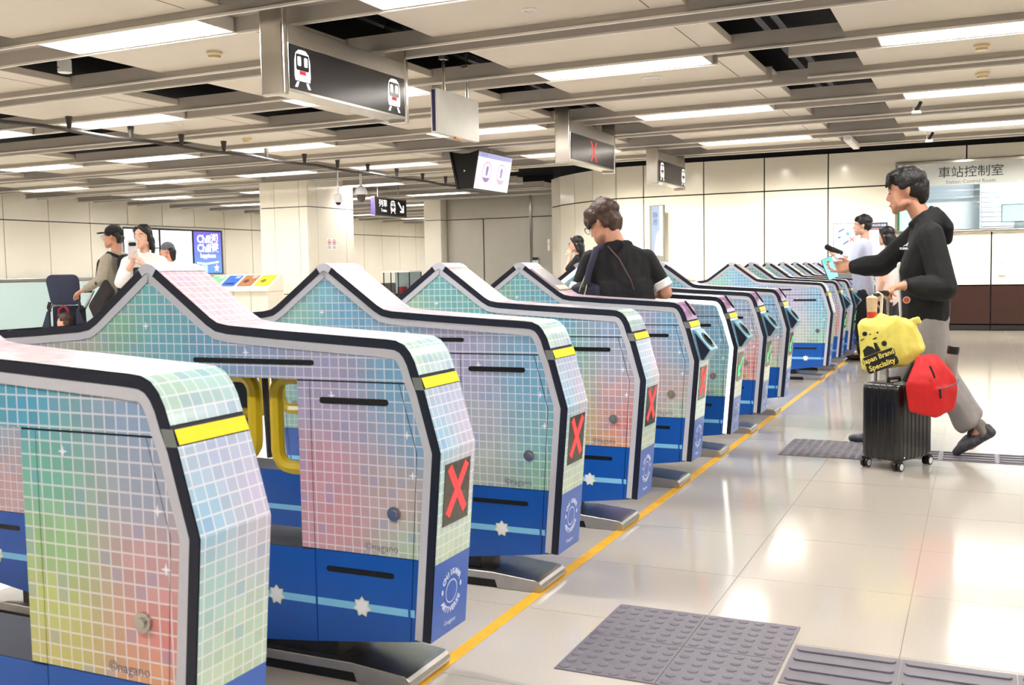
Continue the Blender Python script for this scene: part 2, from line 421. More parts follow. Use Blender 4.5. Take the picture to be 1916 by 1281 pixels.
for k in range(-3, 12):
    yc = 5.885+3.0*k
    lo, hi = xlim(yc)
    if 17.5 < yc < 18.2: hi = -8.7
    if yc > -3 and yc < 38: channel(yc-.235, yc+.235, lo, hi, (1, -2.14, -1.52) if k == 1 else None)
    for (a, b) in LX:
        c = (a+b)/2
        if c < lo+.6 or c > hi-.6 or (17 < yc < 18.3 and c > -8.7) or not -3 < yc < 37.5: continue
        if yc > 13.5 and yc < 18.2 and -13 < c < -12: continue
        if lamp_root is None: o = lamp_root = make_lamp()
        else: o = copy_tree(lamp_root)
        o.location = (c, yc, 2.95)
        col_ = LX.index((a, b)); rown = k
        o['label'] = 'white strip light, %s across in the %s lamp row from the wide entrance wall' % (ORD[col_], ORD[k+2] if 0 <= k+2 < 13 else 'last')
        o['group'] = 'strip lights in the slatted ceiling'
    y2 = yc+1.47; lo, hi = xlim(y2)
    if y2 > -3 and y2 < 38: channel(y2-.155, y2+.155, lo, hi, (0, -1.86, -1.52) if k == 1 else None)
    for (ya, yb) in ((yc+.245, y2-.16), (y2+.16, yc+3.0-.245)):
        lo, hi = xlim((ya+yb)/2)
        for (a, b) in PX:
            if a < lo-.2 or b > hi+.2 or ya < -3.2 or yb > 38: continue
            if 16.4 < ya < 18 and a > -8.8: yb = 16.96
            if 17 < ya < 18.6 and a > -8.8: continue
            ceiling_panel(a, b, ya, yb)
# a few service rails in the dark void
VOID = mat('void_strut', (66, 66, 74), .5, .3, grain=.1)
for (x, ya, yb) in ((-1.72, 6.0, 16), (-1.58, 6.0, 16), (-4.25, 3, 17), (-4.6, 3, 17), (-7.3, 4, 17)):
    MB().box(x-.03, x+.03, ya, yb, 3.22, 3.27).build('service_rail', VOID, ce)
for yv in (6.7, 8.2, 9.7, 11.1): MB().cyl((-4.9, yv, 3.3), (-3.9, yv, 3.3), .025, 8).build('service_rail', VOID, ce)
# lower cove lights that wash the back wall
CAN = mat('downlight_lens', (255, 255, 255), .4, emit=9, ec=(255, 247, 232), grain=.001)
dl = None; DLX = (-6.35, -5.15, -3.42, -2.32, -.27, .82, 1.95)
for i, x in enumerate(DLX):
    if dl is None:
        dl = thing('downlight', '', 'light'); MB().lathe([(.085, 0), (.085, -.012), (.07, -.014), (.07, 0)], (0,0,0), 20).build('trim_ring', WHITE, dl)
        MB().lathe([(.066, -.002), (.066, -.008)], (0,0,0), 20).build('lens', CAN, dl); o = dl
    else: o = copy_tree(dl)
    o.location = (x, 16.76, 3.008); o['group'] = 'downlights by the back wall'
    o['label'] = 'round downlight washing the cream wall, %s counted from the curved corner' % ORD[i]
    L = bpy.data.lights.new('downlight_beam', 'SPOT'); L.energy = 85; L.spot_size = 2.2; L.spot_blend = .9; L.color = (1, .94, .8); L.shadow_soft_size = .05
    q = bpy.data.objects.new('downlight_beam', L); COL.objects.link(q); q.location = (x, 16.76, 2.96); q.rotation_euler = (math.radians(24), 0, 0)
# ---------------------------------------------------------------- station control room window
win = struct(MB().solid([(0, 0), (6.5, 0), (6.5, .05), (0, .05)], (-1.302, WY+.03, 1.635), (1,0,0), (0,0,1), .1).build('window_1', STEEL))
MB().box(-1.302, 5.2, WY-.07, WY+.03, 2.785, 2.835).build('window_frame', STEEL, win, bevel=.006)
MB().box(-1.302, -1.262, WY-.07, WY+.03, 1.685, 2.785).build('window_frame', STEEL, win, bevel=.006)
MB().box(-1.302, 5.2, WY-.1, WY+.03, 1.625, 1.665).build('window_sill', STEEL, win, bevel=.006)
FROST = mat('frosted_band', (214, 219, 219), .35, spec=.6, grain=.01)
MB().box(-1.26, 5.2, WY+.001, WY+.005, 2.42, 2.785).build('frosted_band', FROST, win)
MB().box(-1.26, 5.2, WY+.006, WY+.016, 1.665, 2.785).build('pane', GLASS, win)
for x in (1.52, 4.3): MB().box(x-.006, x+.006, WY, WY+.018, 1.665, 2.42).build('mullion', STEELD, win)
INK = mat('dark_lettering', (40, 44, 52), .5, grain=.02)
text_mb('車站控制室', .2, (-.14, WY-.003, 2.62), (1,0,0), (0,0,1), .004).build('lettering', INK, win)
text_mb('Station Control Room', .083, (-.14, WY-.002, 2.47), (1,0,0), (0,0,1), .003).build('lettering', mat('grey_lettering', (104, 110, 120), .5, grain=.02), win)
# the room behind the glass
RW = mat('control_room_wall', (206, 209, 209), .5, grain=.02, gscale=3); RG = mat('control_room_grey', (150, 156, 162), .5, grain=.05)
rm = struct(MB().box(-1.6, 5.3, 21.4, 21.5, .8, 3.2).build('wall_control_room', RW))
struct(MB().box(-1.62, -1.52, WY+.13, 21.4, .8, 3.2).build('wall_control_side', RW)); struct(MB().box(5.2, 5.3, WY+.13, 21.4, .8, 3.2).build('wall_control_end', RW))
struct(MB().box(-1.5, 5.2, WY+.13, 21.4, 3.1, 3.2).build('ceiling_control_room', RW)); struct(MB().box(-1.5, 5.2, WY+.13, 21.4, .7, .8).build('floor_control_room', RG))
MB().box(-1.5, -.1, 21.3, 21.4, 2.35, 2.75).build('dark_band', RG, rm)
lv = thing('roller_cabinet', 'grey louvred cabinet standing against the control room wall', 'cabinet', (.42, 21.2, .8))
MB().box(-.42, .42, -.15, .15, 0, 1.9).build('body', RG, lv, bevel=.01)
for i in range(9): MB().box(-.38, .38, -.165, -.15, 1.0+i*.09, 1.07+i*.09).build('slat', mat('louvre_grey', (176, 181, 186), .4, grain=.03), lv)
mb_ = thing('wall_speaker', 'small square grey box fixed high on the control room wall', 'speaker box', (1.75, 21.33, 2.2))
MB().box(-.17, .17, -.06, .06, -.17, .17).build('body', RG, mb_, bevel=.01); MB().box(-.13, .13, -.064, -.06, -.13, .13).build('cover', mat('speaker_cover', (128, 132, 136), .8, grain=.1), mb_)
ct = thing('control_counter', 'pale counter behind the control room glass', 'counter', (1.8, 19.4, .8))
MB().box(-3.2, 3.2, -.4, .4, .86, .9).build('top', mat('pale_counter', (214, 226, 226), .3, grain=.02), ct, bevel=.006); MB().box(-3.15, 3.15, .3, .38, 0, .86).build('front_panel', RG, ct)
mo = thing('desk_monitor', 'flat monitor with a greenish screen on the control room counter', 'monitor', (.62, 19.4, 1.70))
MB().box(-.28, .28, .0, .03, .1, .42).build('casing', RG, mo, bevel=.005); MB().box(-.26, .26, -.004, .0, .12, .4).build('screen', mat('screen_green', (186, 214, 198), .3, emit=.3, grain=.05), mo); MB().box(-.08, .08, -.04, .08, 0, .1).build('stand', RG, mo)
L = bpy.data.lights.new('control_room_lamp', 'AREA'); L.energy = 190; L.size = 3; L.size_y = 1; L.shape = 'RECTANGLE'
q = bpy.data.objects.new('control_room_lamp', L); COL.objects.link(q); q.location = (1.8, 20, 3.05)

# ---------------------------------------------------------------- ticket gates
HALF = [(.955,.143),(1.0,.667),(.955,.832),(.939,.873),(.927,.91),(.914,.935),(.896,.955),(.872,.966),(.84,.9695),(.48,.991),(.30,1.004),(.262,1.011),(.235,1.026),(.035,1.172),(.018,1.184)]
OUT = HALF+[(0, 1.188)]+[(-x, z) for x, z in HALF[::-1]]
BOT = [(-.6,.1),(-.3,.07),(.3,.07),(.6,.1)]
GW = .103
LOCKM = mat('lock_chrome', (196, 192, 184), .22, .9, grain=.03)
TA = tile_mat('mosaic_wrap_green', [(0,1.1,(120,190,190)),(-.2,1.0,(160,200,170)),(.3,.88,(110,192,190)),(.55,.9,(86,172,210)),(.85,.9,(150,178,212)),(.6,.76,(118,196,178)),(.86,.74,(166,178,202)),(.62,.62,(160,210,150)),(.6,.5,(206,216,130)),(.62,.4,(216,206,128)),(.86,.6,(214,168,172)),(.9,.47,(232,146,146)),(.86,.37,(230,172,134)),(-.6,.9,(200,170,190)),(-.7,.5,(150,200,190))])
TB = tile_mat('mosaic_wrap_pink', [(0,1.12,(112,196,200)),(-.14,1.02,(140,200,170)),(-.3,.95,(186,190,180)),(.06,.98,(118,190,206)),(.22,.97,(118,178,216)),(.42,.93,(160,178,218)),(.62,.88,(184,180,216)),(.86,.86,(128,186,224)),(.95,.7,(136,182,218)),(.65,.8,(186,176,210)),(.62,.6,(222,164,182)),(.66,.46,(224,166,172)),(.86,.52,(208,186,184)),(.9,.4,(186,210,184)),(-.6,.9,(190,180,206)),(-.8,.6,(150,190,210)),(-.7,.45,(220,180,180))])
TCm = tile_mat('mosaic_wrap_blue', [(0,1.12,(136,204,226)),(-.15,1.0,(150,210,200)),(.12,1.0,(126,190,228)),(.3,.96,(150,190,224)),(.55,.9,(184,180,214)),(.9,.86,(132,190,228)),(.6,.8,(184,184,218)),(.88,.74,(120,186,220)),(.92,.55,(130,198,206)),(.65,.6,(188,194,206)),(.66,.43,(190,204,192)),(.92,.42,(152,208,178)),(-.6,.9,(170,190,216)),(-.8,.6,(160,200,200)),(-.7,.45,(190,210,190))])
def arclen(line):
    s = [0]
    for a, b in zip(line[:-1], line[1:]): s.append(s[-1]+math.hypot(b[0]-a[0], b[1]-a[1]))
    return s
AL = arclen(OUT); TOT = AL[-1]
WP = [(.22,0,(200,222,190)),(.3,.05,(196,224,200)),(.42,-.08,(176,216,214)),(.5,.08,(206,204,218)),(.56,-.08,(160,208,238)),(.58,.08,(206,200,232)),(.7,0,(190,200,236)),(.8,-.05,(192,226,206)),(.84,.05,(184,226,222)),(1.0,0,(226,220,230)),(1.3,0,(238,210,222)),(1.55,0,(244,196,208)),(1.72,0,(240,186,198)),(1.85,0,(240,200,210))]
TW = tile_mat('mosaic_wrap_top', WP+[(TOT-u, v, c) for u, v, c in WP], uv=True, rough=.22)
def strip(u0, u1, y0, y1, off=0.0):
    """skin of the gate's outer outline between arc lengths u0..u1 with UVs in metres"""
    pts = []; L = inset(OUT, -off) if off else OUT
    us = sorted(set([u0, u1]+[u for u in AL if u0 < u < u1]))
    for u in us:
        i = max(k for k in range(len(AL)) if AL[k] <= u+1e-9); i = min(i, len(AL)-2); t = (u-AL[i])/(AL[i+1]-AL[i])
        pts.append((L[i][0]+(L[i+1][0]-L[i][0])*t, L[i][1]+(L[i+1][1]-L[i][1])*t))
    me = bpy.data.meshes.new('skin'); n = len(us)
    me.from_pydata([(p[0], y, p[1]) for p in pts for y in (y0, y1)], [], [(2*i, 2*i+1, 2*i+3, 2*i+2) for i in range(n-1)])
    uv = me.uv_layers.new(name='wrap')
    for p in me.polygons:
        for li in p.loop_indices:
            vi = me.loops[li].vertex_index; uv.data[li].uv = (us[vi//2], y0 if vi % 2 == 0 else y1)
    return me
def U_at(x=None, z=None):
    for i in range(len(OUT)-1):
        if OUT[i][1] <= z <= OUT[i+1][1]: return AL[i]+(z-OUT[i][1])/(OUT[i+1][1]-OUT[i][1])*(AL[i+1]-AL[i])
def endx(z):
    for a, b in zip(HALF[:-1], HALF[1:]):
        if a[1] <= z <= b[1]: return a[0]+(b[0]-a[0])*(z-a[1])/(b[1]-a[1])
I1, I2, I0 = inset(OUT, .026), inset(OUT, .050), inset(OUT, .002)
CORE = inset(OUT, .012)+BOT; I2P = I2+BOT
def mir(poly, s): return [(s*x, z) for x, z in poly][::(1 if s > 0 else -1)]
def ring(mb, A, B, y0, y1, lo=None, hi=None):
    """solid band between two parallel open outlines"""
    n = len(A)
    for i in range(n-1):
        q = [A[i], A[i+1], B[i+1], B[i]]
        mb.solid(q, (0, y0, 0), (1,0,0), (0,0,1), -(y1-y0))
    return mb
EN = lambda z: (Vector((HALF[1][0]-HALF[0][0], 0, HALF[1][1]-HALF[0][1])).normalized())
VLO = Vector((HALF[1][0]-HALF[0][0], 0, HALF[1][1]-HALF[0][1])).normalized()   # up along the lower end face
VHI = Vector((HALF[2][0]-HALF[1][0], 0, HALF[2][1]-HALF[1][1])).normalized()   # up along the slanted face
def end_frame(z, side=1):
    return Vector((endx(z), 0, z)), Vector((0,1,0)), (VLO if z < .667 else VHI)
SIDE_PARTS = [
    ('door', [(.583,.37),(.903,.37),(.922,.663),(.873,.848),(.583,.848)], 'T'),
    ('hinge_strip', [(.538,.37),(.580,.37),(.580,.848),(.538,.848)], 'T'),
    ('jamb_strip', [(.906,.37),(.925,.37),(.9495,.667),(.899,.848),(.876,.848),(.925,.663)], 'T'),
    ('lower_door', [(.583,.099),(.888,.137),(.903,.3675),(.583,.3675)], 'B'),
    ('lower_jamb', [(.891,.138),(.905,.14),(.9245,.3675),(.906,.3675)], 'B')]
def make_gate(kind, cap='tile', disp='x', lit=False, flaps=True, slots=True):
    T = {'A': TA, 'B': TB, 'C': TCm}[kind]
    g = thing('ticket_gate', 'ticket gate', 'ticket gate')
    c = MB()
    for poly in (clip(CORE, 1, .852, True), clip(clip(clip(CORE, 1, .852, False), 1, .366, True), 0, .536, True), clip(clip(clip(CORE, 1, .852, False), 1, .366, True), 0, -.536, False), clip(CORE, 1, .366, False)):
        c.solid(poly, (0, .094, 0), (1,0,0), (0,0,1), .188)
    c.build('body', SEAM, g)
    r = MB(); q = MB()
    for s in (1, -1):
        ring(r, I0, I1, min(s*.094, s*GW), max(s*.094, s*GW)); ring(q, I1, I2, min(s*.094, s*(GW-.001)), max(s*.094, s*(GW-.001)))
    r.build('edge_band', NAVY, g); q.build('inner_band', GLOW if lit else GREYB, g)
    up = MB(); si = MB(); st = MB(); blk = MB(); lk = MB(); sr = MB(); tx = MB(); dr = {}; gw_ = MB()
    def one(nm, m, poly, t, y, par=None):
        return MB().solid(poly, (0, y, 0), (1,0,0), (0,0,1), t).build(nm, m, par or g)
    def starp(x):
        o = one('star_print', PRINTW, star(x, .2175, .024, 7, .66), .0012, -.098); one('star_glow', GLOWY, star(x, .2175, .030, 7, .7), .0008, -.098, o)
    for s in (1, -1):     # both faces of the gate
        Y = -s*.094
        def slab(mb, poly, t=.004, y=Y, sx=1): mb.solid(poly, (0, y, 0), (1,0,0), (0,0,1), s*t)
        slab(dr.setdefault(('upper_panel', 0, s), (MB(), 'T'))[0], clip(I2P, 1, .8525, True))
        slab(dr.setdefault(('sill_panel', 0, s), (MB(), 'B'))[0], clip(clip(clip(I2P, 1, .364, False), 0, .58, False), 0, -.58, True))
        for e in (1, -1):
            for (nm, poly, m) in SIDE_PARTS:
                slab(dr.setdefault((nm, e, s), (MB(), m))[0], mir(poly, e))
            y2 = Y-s*.004
            for a, b in ((.585, .884), (.892, .905)): slab(st, [(e*a if e > 0 else -b, .207), (e*b if e > 0 else -a, .207), (e*b if e > 0 else -a, .228), (e*a if e > 0 else -b, .228)], .0006, y2)
            for (xa, xb, zz, h) in ((.614, .839, .796, .009), (.62, .842, .316, .008)) if slots else ():
                if s > 0: one('slot', BLACK, rrect(min(e*xa, e*xb), zz-h, max(e*xa, e*xb), zz+h, h*.95, 4), .0015, y2)
            if s > 0: starp(e*.735)
            if s > 0: MB().cyl((e*.85, y2, .492), (e*.85, y2-.008, .492), .020, 18).cyl((e*.85, y2-.008, .492), (e*.85, y2-.013, .492), .011, 14).build('lock', LOCKM, g, True)
        slab(st, [(-.578,.207),(.578,.207),(.578,.228),(-.578,.228)], .0006, Y-s*.004)
        if s > 0:
            for x in (.44, -.44): starp(x)
            for (x, z) in ((-.02, 1.0), (.36, .925), (.655, .81), (.895, .71), (.91, .60)): slab(sr, star(x, z, .013, 4, .3), .0008, Y-s*.0042)
            if slots: one('slot', BLACK, rrect(.163, .893, .598, .908, .007, 4), .0015, Y-.004); one('slot', BLACK, rrect(-.598, .893, -.163, .908, .007, 4), .0015, Y-.004)
        if s > 0:
            tx = text_mb('©nagano', .03, (.805, Y-s*.0045, .392), (1,0,0), (0,0,1), .0006)
    for (nm, e, s), (mb, m) in dr.items(): mb.build(nm, T if m == 'T' else BLUE, g)
    st.build('stripe', SKYB, g); stuff(sr.build('sparkle_print', PRINTW, g)); tx.build('lettering', PRINTG, g)
    # wrapped skin over the ends and the top
    ub, ut0, ut1, uy = U_at(z=.36), U_at(z=.838), U_at(z=.866), U_at(z=.873)
    for e in (0, 1):
        F = (lambda u: u) if e == 0 else (lambda u: TOT-u)
        def sk(a, b, off=0.0, w=.1015): 
            a, b = sorted((F(a), F(b))); return strip(a, b, -w, w, off)
        link('end_base', sk(0, ub), BLUEE, g)
        link('end_face', sk(ub, ut0-.002), TW, g)
        link('yellow_strip', sk(ut0, ut1, .0035, .0985), YEL, g)
        link('dark_gap', sk(ut0-.003, uy, -.001), SEAM, g)
        link('end_cap', sk(uy+.002, U_at(z=.966)), TW if cap == 'tile' else PURP, g, True)
    link('top_skin', strip(U_at(z=.966), AL[13], -.1015, .1015), TW, g, True)
    link('top_skin', strip(TOT-AL[13], TOT-U_at(z=.966), -.1015, .1015), TW, g, True)
    link('ridge_cap', strip(AL[13]-.012, TOT-AL[13]+.012, -.1045, .1045, .0015), mat('ridge_grey', (206, 208, 220), .35, coat=.2, grain=.01), g, True)
    for s in (1, -1):
        rc = MB(); ring(rc, inset(OUT, -.0015)[13:18], I1[13:18], min(s*.1035, s*.1045), max(s*.1035, s*.1045)); rc.build('ridge_end', MATS['ridge_grey'], g)
    for e in (1, -1): MB().solid(mir([(.9545,.835),(.945,.868),(.918,.868),(.928,.835)], e), (0, -.1032, 0), (1,0,0), (0,0,1), .0014).build('side_marker', mat('grey_marker', (128, 134, 132), .3, grain=.05), g)
    # end details (towards the entrance side)
    if disp:
        O, U, V = end_frame(.545); N = U.cross(V)
        MB().solid([(-.073, -.086), (.073, -.086), (.073, .086), (-.073, .086)], O, U, V, .002).build('display', DISPK if disp == 'k' else DISP, g)
        d2 = O+N*.0022
        if disp in ('x', 'k'):
            b = MB()
            for a in (1, -1):
                v = Vector((a*.050, .066)).normalized(); p = Vector((-v.y, v.x))*.0125
                b.solid([tuple(Vector((-a*.050, -.066+.008))+p*k) for k in (-1, 1)]+[tuple(Vector((a*.050, .066+.008))+p*k) for k in (1, -1)], d2, U, V, .001+.0003*a)
            b.build('cross_light', REDX, g)
        else:
            MB().solid([(.045,.06),(.055,.045),(-.022,-.035),(.012,-.04),(.012,-.058),(-.05,-.058),(-.05,.01),(-.034,.01),(-.034,-.022)][::-1], d2, U, V, .001).build('arrow_light', GRNX, g)
    # round emblem: ring of lettering with a heart either side
    O, U, V = end_frame(.262); N = U.cross(V); O = O+N*.001; em = MB()
    for (txt, a0, da, flip) in (('CHIIKAWA', 143, -15.2, 0), ('ARTIVERSE', 212, 14.5, 1)):
        for i, ch in enumerate(txt):
            a = math.radians(a0+da*i); rr = .054; d = U*math.cos(a)+V*math.sin(a)
            v = d if not flip else -d; u = (V.cross(U) if False else (U*math.sin(a)-V*math.cos(a)))*(1 if not flip else -1)
            t = text_mb(ch, .0225, O+d*rr, u, v, .0008, bold=.0011); em.add(t.v, t.f)
    for a in (-1, 1): em.solid(disc(a*.053, .008, .006, .008, 12), O, U, V, .0008)
    em.solid(disc(0, 0, .034, n=28), O, U, V, .0004)
    t = text_mb('©nagano', .019, O+V*-.088, U, V, .0006); em.add(t.v, t.f)
    em.build('emblem', mat('pale_blue_print', (206, 218, 244), .5, grain=.01), g)
    MB().solid(disc(0, 0, .030, n=28), O+N*.0003, U, V, .0005).build('emblem_centre', BLUEE, g)
    if cap == 'purple':
        # black intake slot on the cap and the protruding card reader
        O = Vector((.914, 0, .935)); V = Vector((HALF[3][0]-HALF[7][0], 0, HALF[3][1]-HALF[7][1])).normalized()*-1; U = Vector((0,1,0))
        MB().solid(rrect(-.020, -.055, .020, .04, .019, 5), O+U.cross(V)*.008, U, V, .004).build('intake_slot', MATTE, g, bevel=.001)
        rd = MB(); top = [(.957,.826),(.975,.822),(1.056,.722),(1.018,.668),(1.0,.668)]
        rd.solid(top, (0, .082, 0), (1,0,0), (0,0,1), .164); o = rd.build('card_reader', CYAN, g, bevel=.004)
        for s in (1, -1): MB().solid([(.970,.812),(1.049,.722),(1.017,.672),(1.004,.674)], (0, s*.0825 if s < 0 else .0835, 0), (1,0,0), (0,0,1), .001).build('reader_side', NAVY, o)
        a, b = Vector((.975, 0, .822)), Vector((1.056, 0, .722)); V = (a-b).normalized(); U = Vector((0,1,0)); c0 = (a+b)/2+U.cross(V)*.0005
        MB().solid(disc(0, -.004, .052, .046), c0, U, V, .002).build('reader_screen', MATTE, o)
        MB().solid([p for p in disc(0, -.004, .047, .041)]+[p for p in disc(0, -.004, .043, .037)][::-1], c0+U.cross(V)*.002, U, V, .0006).build('reader_ring', mat('reader_ring_grey', (120, 150, 150), .4, grain=.02), o)
        for e in (-1,):
            # sloping screen on the exit-side pitch of the roof
            p0, p1 = Vector((.06, 0, 1.154)), Vector((.225, 0, 1.033)); V = (p0-p1).normalized(); U = Vector((0,1,0))
            MB().solid([(-.09, 0), (.09, 0), (.09, (p0-p1).length), (-.09, (p0-p1).length)], p1+U.cross(V)*.001, U, V, .004).build('roof_screen', mat('grey_roof_screen', (150, 148, 156), .15, coat=.4, grain=.03), g)
            MB().solid([(-.07, .004), (.07, .004), (.07, .04), (-.07, .04)], p1+U.cross(V)*.0055, U, V, .001).build('screen_tab', mat('peach_tab', (238, 208, 180), .4, grain=.02), g)
    if flaps:
        for (x0, x1, z0) in ((.388, .8, .575), (-.8, -.388, .575), (-.305, .305, .60)):
            path = rrect(x0, z0, x1, .846, .05, 4)
            MB().tube([(x, 0, z) for x, z in path], .0215, 8, closed=True).build('flap_edge', YEL2, g, True)
            MB().solid(rrect(x0+.01, z0+.01, x1-.01, .836, .045, 4), (0, .003, 0), (1,0,0), (0,0,1), .006).build('flap_glass', GLASS, g)
        MB().solid([(.35, .852), (.342, .852), (.352, .60), (.36, .60)], (0, .01, 0), (1,0,0), (0,0,1), .02).build('flap_post', SEAM, g)
    # pedestal and floor shoe
    MB().box(-.64, .64, -.085, .085, .045, .115).build('pedestal', BLACK, g, bevel=.004)
    sh = MB(); prof = [(.0,0),(.889,0),(.896,.012),(.893,.028),(.882,.037),(.70,.056),(0,.056)]
    full = prof[1:]+[(-x, z) for x, z in prof[1:-1][::-1]]
    lowr = [(x, z) for x, z in full]
    rec = MB().solid([(.72,0),(.889,0),(.896,.012),(.896,.020),(.893,.031),(.884,.040),(.872,.044),(.70,.058),(-.70,.058),(-.872,.044),(-.884,.040),(-.893,.031),(-.896,.020),(-.896,.012),(-.889,0),(-.72,0),(-.73,.03),(.71,.03)], (0, .115, 0), (1,0,0), (0,0,1), .23)
    rec.build('floor_shoe', STEELD, g, bevel=.002, seg=1)
    MB().box(-.72, .72, -.106, .106, 0, .031).build('shoe_recess', BLACK, g)
    return g
GX = -2.29
def place(g, y, label): g.location = (GX, y, 0); g['label'] = label; g['group'] = 'row of mosaic ticket gates'
Y2 = 2.428
spec = [('A', 'tile', None, False, False, 'first mosaic gate of the row, with a plain tiled end and no display'),
 ('B', 'tile', 'x', False, True, 'second mosaic gate, pinkish door and a red cross on a brown display'),
 ('C', 'tile', 'x', False, True, 'third mosaic gate, blue-green door beside the pinkish one, red cross lit'),
 ('A', 'tile', 'k', False, True, 'fourth mosaic gate, tiled cap and red cross on a black display'),
 ('B', 'purple', 'x', False, True, 'mosaic gate with purple cap and a red cross, before the woman in black'),
 ('C', 'purple', 't', True, True, 'mosaic gate whose inner edge band glows white, green arrow lit'),
 ('A', 'purple', 't', False, True, 'mosaic gate with purple cap and green arrow, next beyond the glowing one'),
 ('B', 'purple', 't', False, True, 'last mosaic gate of the front bank, before the wide aisle')]
cache = {}
for i, (k, cap, d, lit, fl_, lab) in enumerate(spec):
    g = make_gate(k, cap, d, lit, fl_, i > 0); place(g, Y2+.914*(i-1), lab); cache[(k, cap)] = g
g = make_gate('C', 'tile', None, False, True); place(g, 10.43, 'first mosaic gate of the far bank, plain capped, facing the wide aisle')
for i in range(1, 9):
    k = 'CAB'[i % 3]
    src = cache[(k, 'purple')] if k != 'C' else None
    if src is None:
        if ('C2', 0) not in cache: cache[('C2', 0)] = make_gate('C', 'purple', 't', False, True); g = cache[('C2', 0)]
        else: g = copy_tree(cache[('C2', 0)])
    else: g = copy_tree(src)
    place(g, 10.43+.98*i, 'mosaic gate with purple cap, %s in the far bank beyond the aisle' % ORD[i])
# ---------------------------------------------------------------- hanging signs
def train_icon(O, U, V, s, m=LITW):
    """front of a metro train: layered plates in the frame O,U,V; s = height"""
    N = U.cross(V); w = s*.36; a = MB(); b = MB(); c = MB(); d = MB()
    a.solid([(-w*.9, -s*.34), (w*.9, -s*.34), (w, -s*.2), (w*.97, s*.2), (w*.8, s*.40), (w*.45, s*.49), (0, s*.5), (-w*.45, s*.49), (-w*.8, s*.40), (-w*.97, s*.2), (-w, -s*.2)], O, U, V, .002)
    for e in (1, -1): a.solid([(e*w*.45, -s*.37), (e*w*.7, -s*.37), (e*w*.98, -s*.52), (e*w*.68, -s*.52)][::e], O, U, V, .002)
    b.solid(rrect(-w*.80, -s*.06, w*.80, s*.38, s*.05), O+N*.002, U, V, .001)
    for e in (1, -1): c.solid(rrect(min(e*w*.20, e*w*.62), .06*s, max(e*w*.20, e*w*.62), .31*s, s*.03), O+N*.003, U, V, .001)
    d.solid([(-w*.40, -s*.17), (w*.40, -s*.17), (w*.40, -s*.065), (-w*.40, -s*.065)], O+N*.0021, U, V, .001)
    return a, b, c, d
def icon_parts(parent, O, U, V, s):
    a, b, c, d = train_icon(O, U, V, s); a.build('train_symbol', LITW, parent); b.build('train_symbol_window', SIGNF, parent); c.build('train_symbol_pane', LITW, parent); d.build('train_symbol_stripe', mat('lit_red_print', (226, 40, 56), .5, emit=.2, grain=.01), parent)
def hang_sign(y0, y1, label, th=.2, icons=(), cross=None, z0=2.43, z1=2.895):
    t = thing('hanging_sign', label, 'sign', (-4.4-th/2, (y0+y1)/2, 0), group='steel signs hung along the gate row'); h = (y1-y0)/2; w = th/2
    for s in (-1, 1):
        MB().box(-w, w, s*h-.03 if s > 0 else -h-.03, s*h+.03 if s > 0 else -h+.03, z0-.03, 3.35).build('post', STEEL, t, bevel=.012)
    MB().box(-w+.002, w-.002, -h+.03, h-.03, z0, z1).build('case', STEEL, t, bevel=.004)
    for s in (1, -1):
        xf = s*(w-.002); y = lambda v: -v if s < 0 else v
        MB().box(min(xf, xf+s*.004), max(xf, xf+s*.004), -h+.045, h-.045, z0+.022, z1-.135).build('face', SIGNF, t)
        MB().box(min(xf, xf+s*.003), max(xf, xf+s*.003), -h+.03, h-.03, z1-.128, z1-.004).build('top_band', STEELD, t)
        O = Vector((xf+s*.0045, 0, (z0+.022+z1-.135)/2)); U = Vector((0, s, 0)); V = Vector((0,0,1))
        for yi in icons: icon_parts(t, O+Vector((0, yi*h, 0)), U, V, (z1-z0)*.56)
        if cross is not None:
            m = MB()
            for e in (1, -1):
                v = Vector((e*.10, .12)).normalized(); p = Vector((-v.y, v.x))*.010
                m.solid([tuple(Vector((-e*.10, -.12))+p*k) for k in (-1, 1)]+[tuple(Vector((e*.10, .12))+p*k) for k in (1, -1)], O+Vector((.0003*e*s, cross*h, 0)), U, V, .002)
            m.build('cross_light', mat('sign_red', (255, 52, 46), .5, emit=.4, grain=.001), t)
    return t
hang_sign(5.85, 7.50, 'large black hanging sign with two white train symbols on steel posts', icons=(-.775, .735))
hang_sign(11.24, 12.88, 'black hanging sign with a thin red cross on steel posts', .18, cross=0)
hang_sign(14.87, 16.40, 'far hanging sign with two train symbols, before the back wall', .18, icons=(-.72, .86))
t = thing('blank_sign', 'blank silver hanging sign on two thin rods with a dark blue edge', 'sign', (-4.43, 8.43, 0))
MB().box(-.03, .03, -.42, .42, 2.385, 2.78).build('panel', SIGNB, t, bevel=.004)
MB().box(-.016, .016, -.424, -.42, 2.40, 2.765).build('edge_stripe', mat('navy_sign_edge', (38, 36, 96), .4, grain=.03), t)
for y in (-.22, .24):
    MB().cyl((0, y, 2.775), (0, y, 3.3), .016, 10).build('rod', STEEL, t, True); MB().box(-.03, .03, y-.04, y+.04, 3.06, 3.09).build('bracket', STEELD, t)
MB().box(.0, .032, -.06, .04, 2.368, 2.384).build('orange_tag', mat('orange_tag', (226, 150, 104), .5, grain=.03), t)
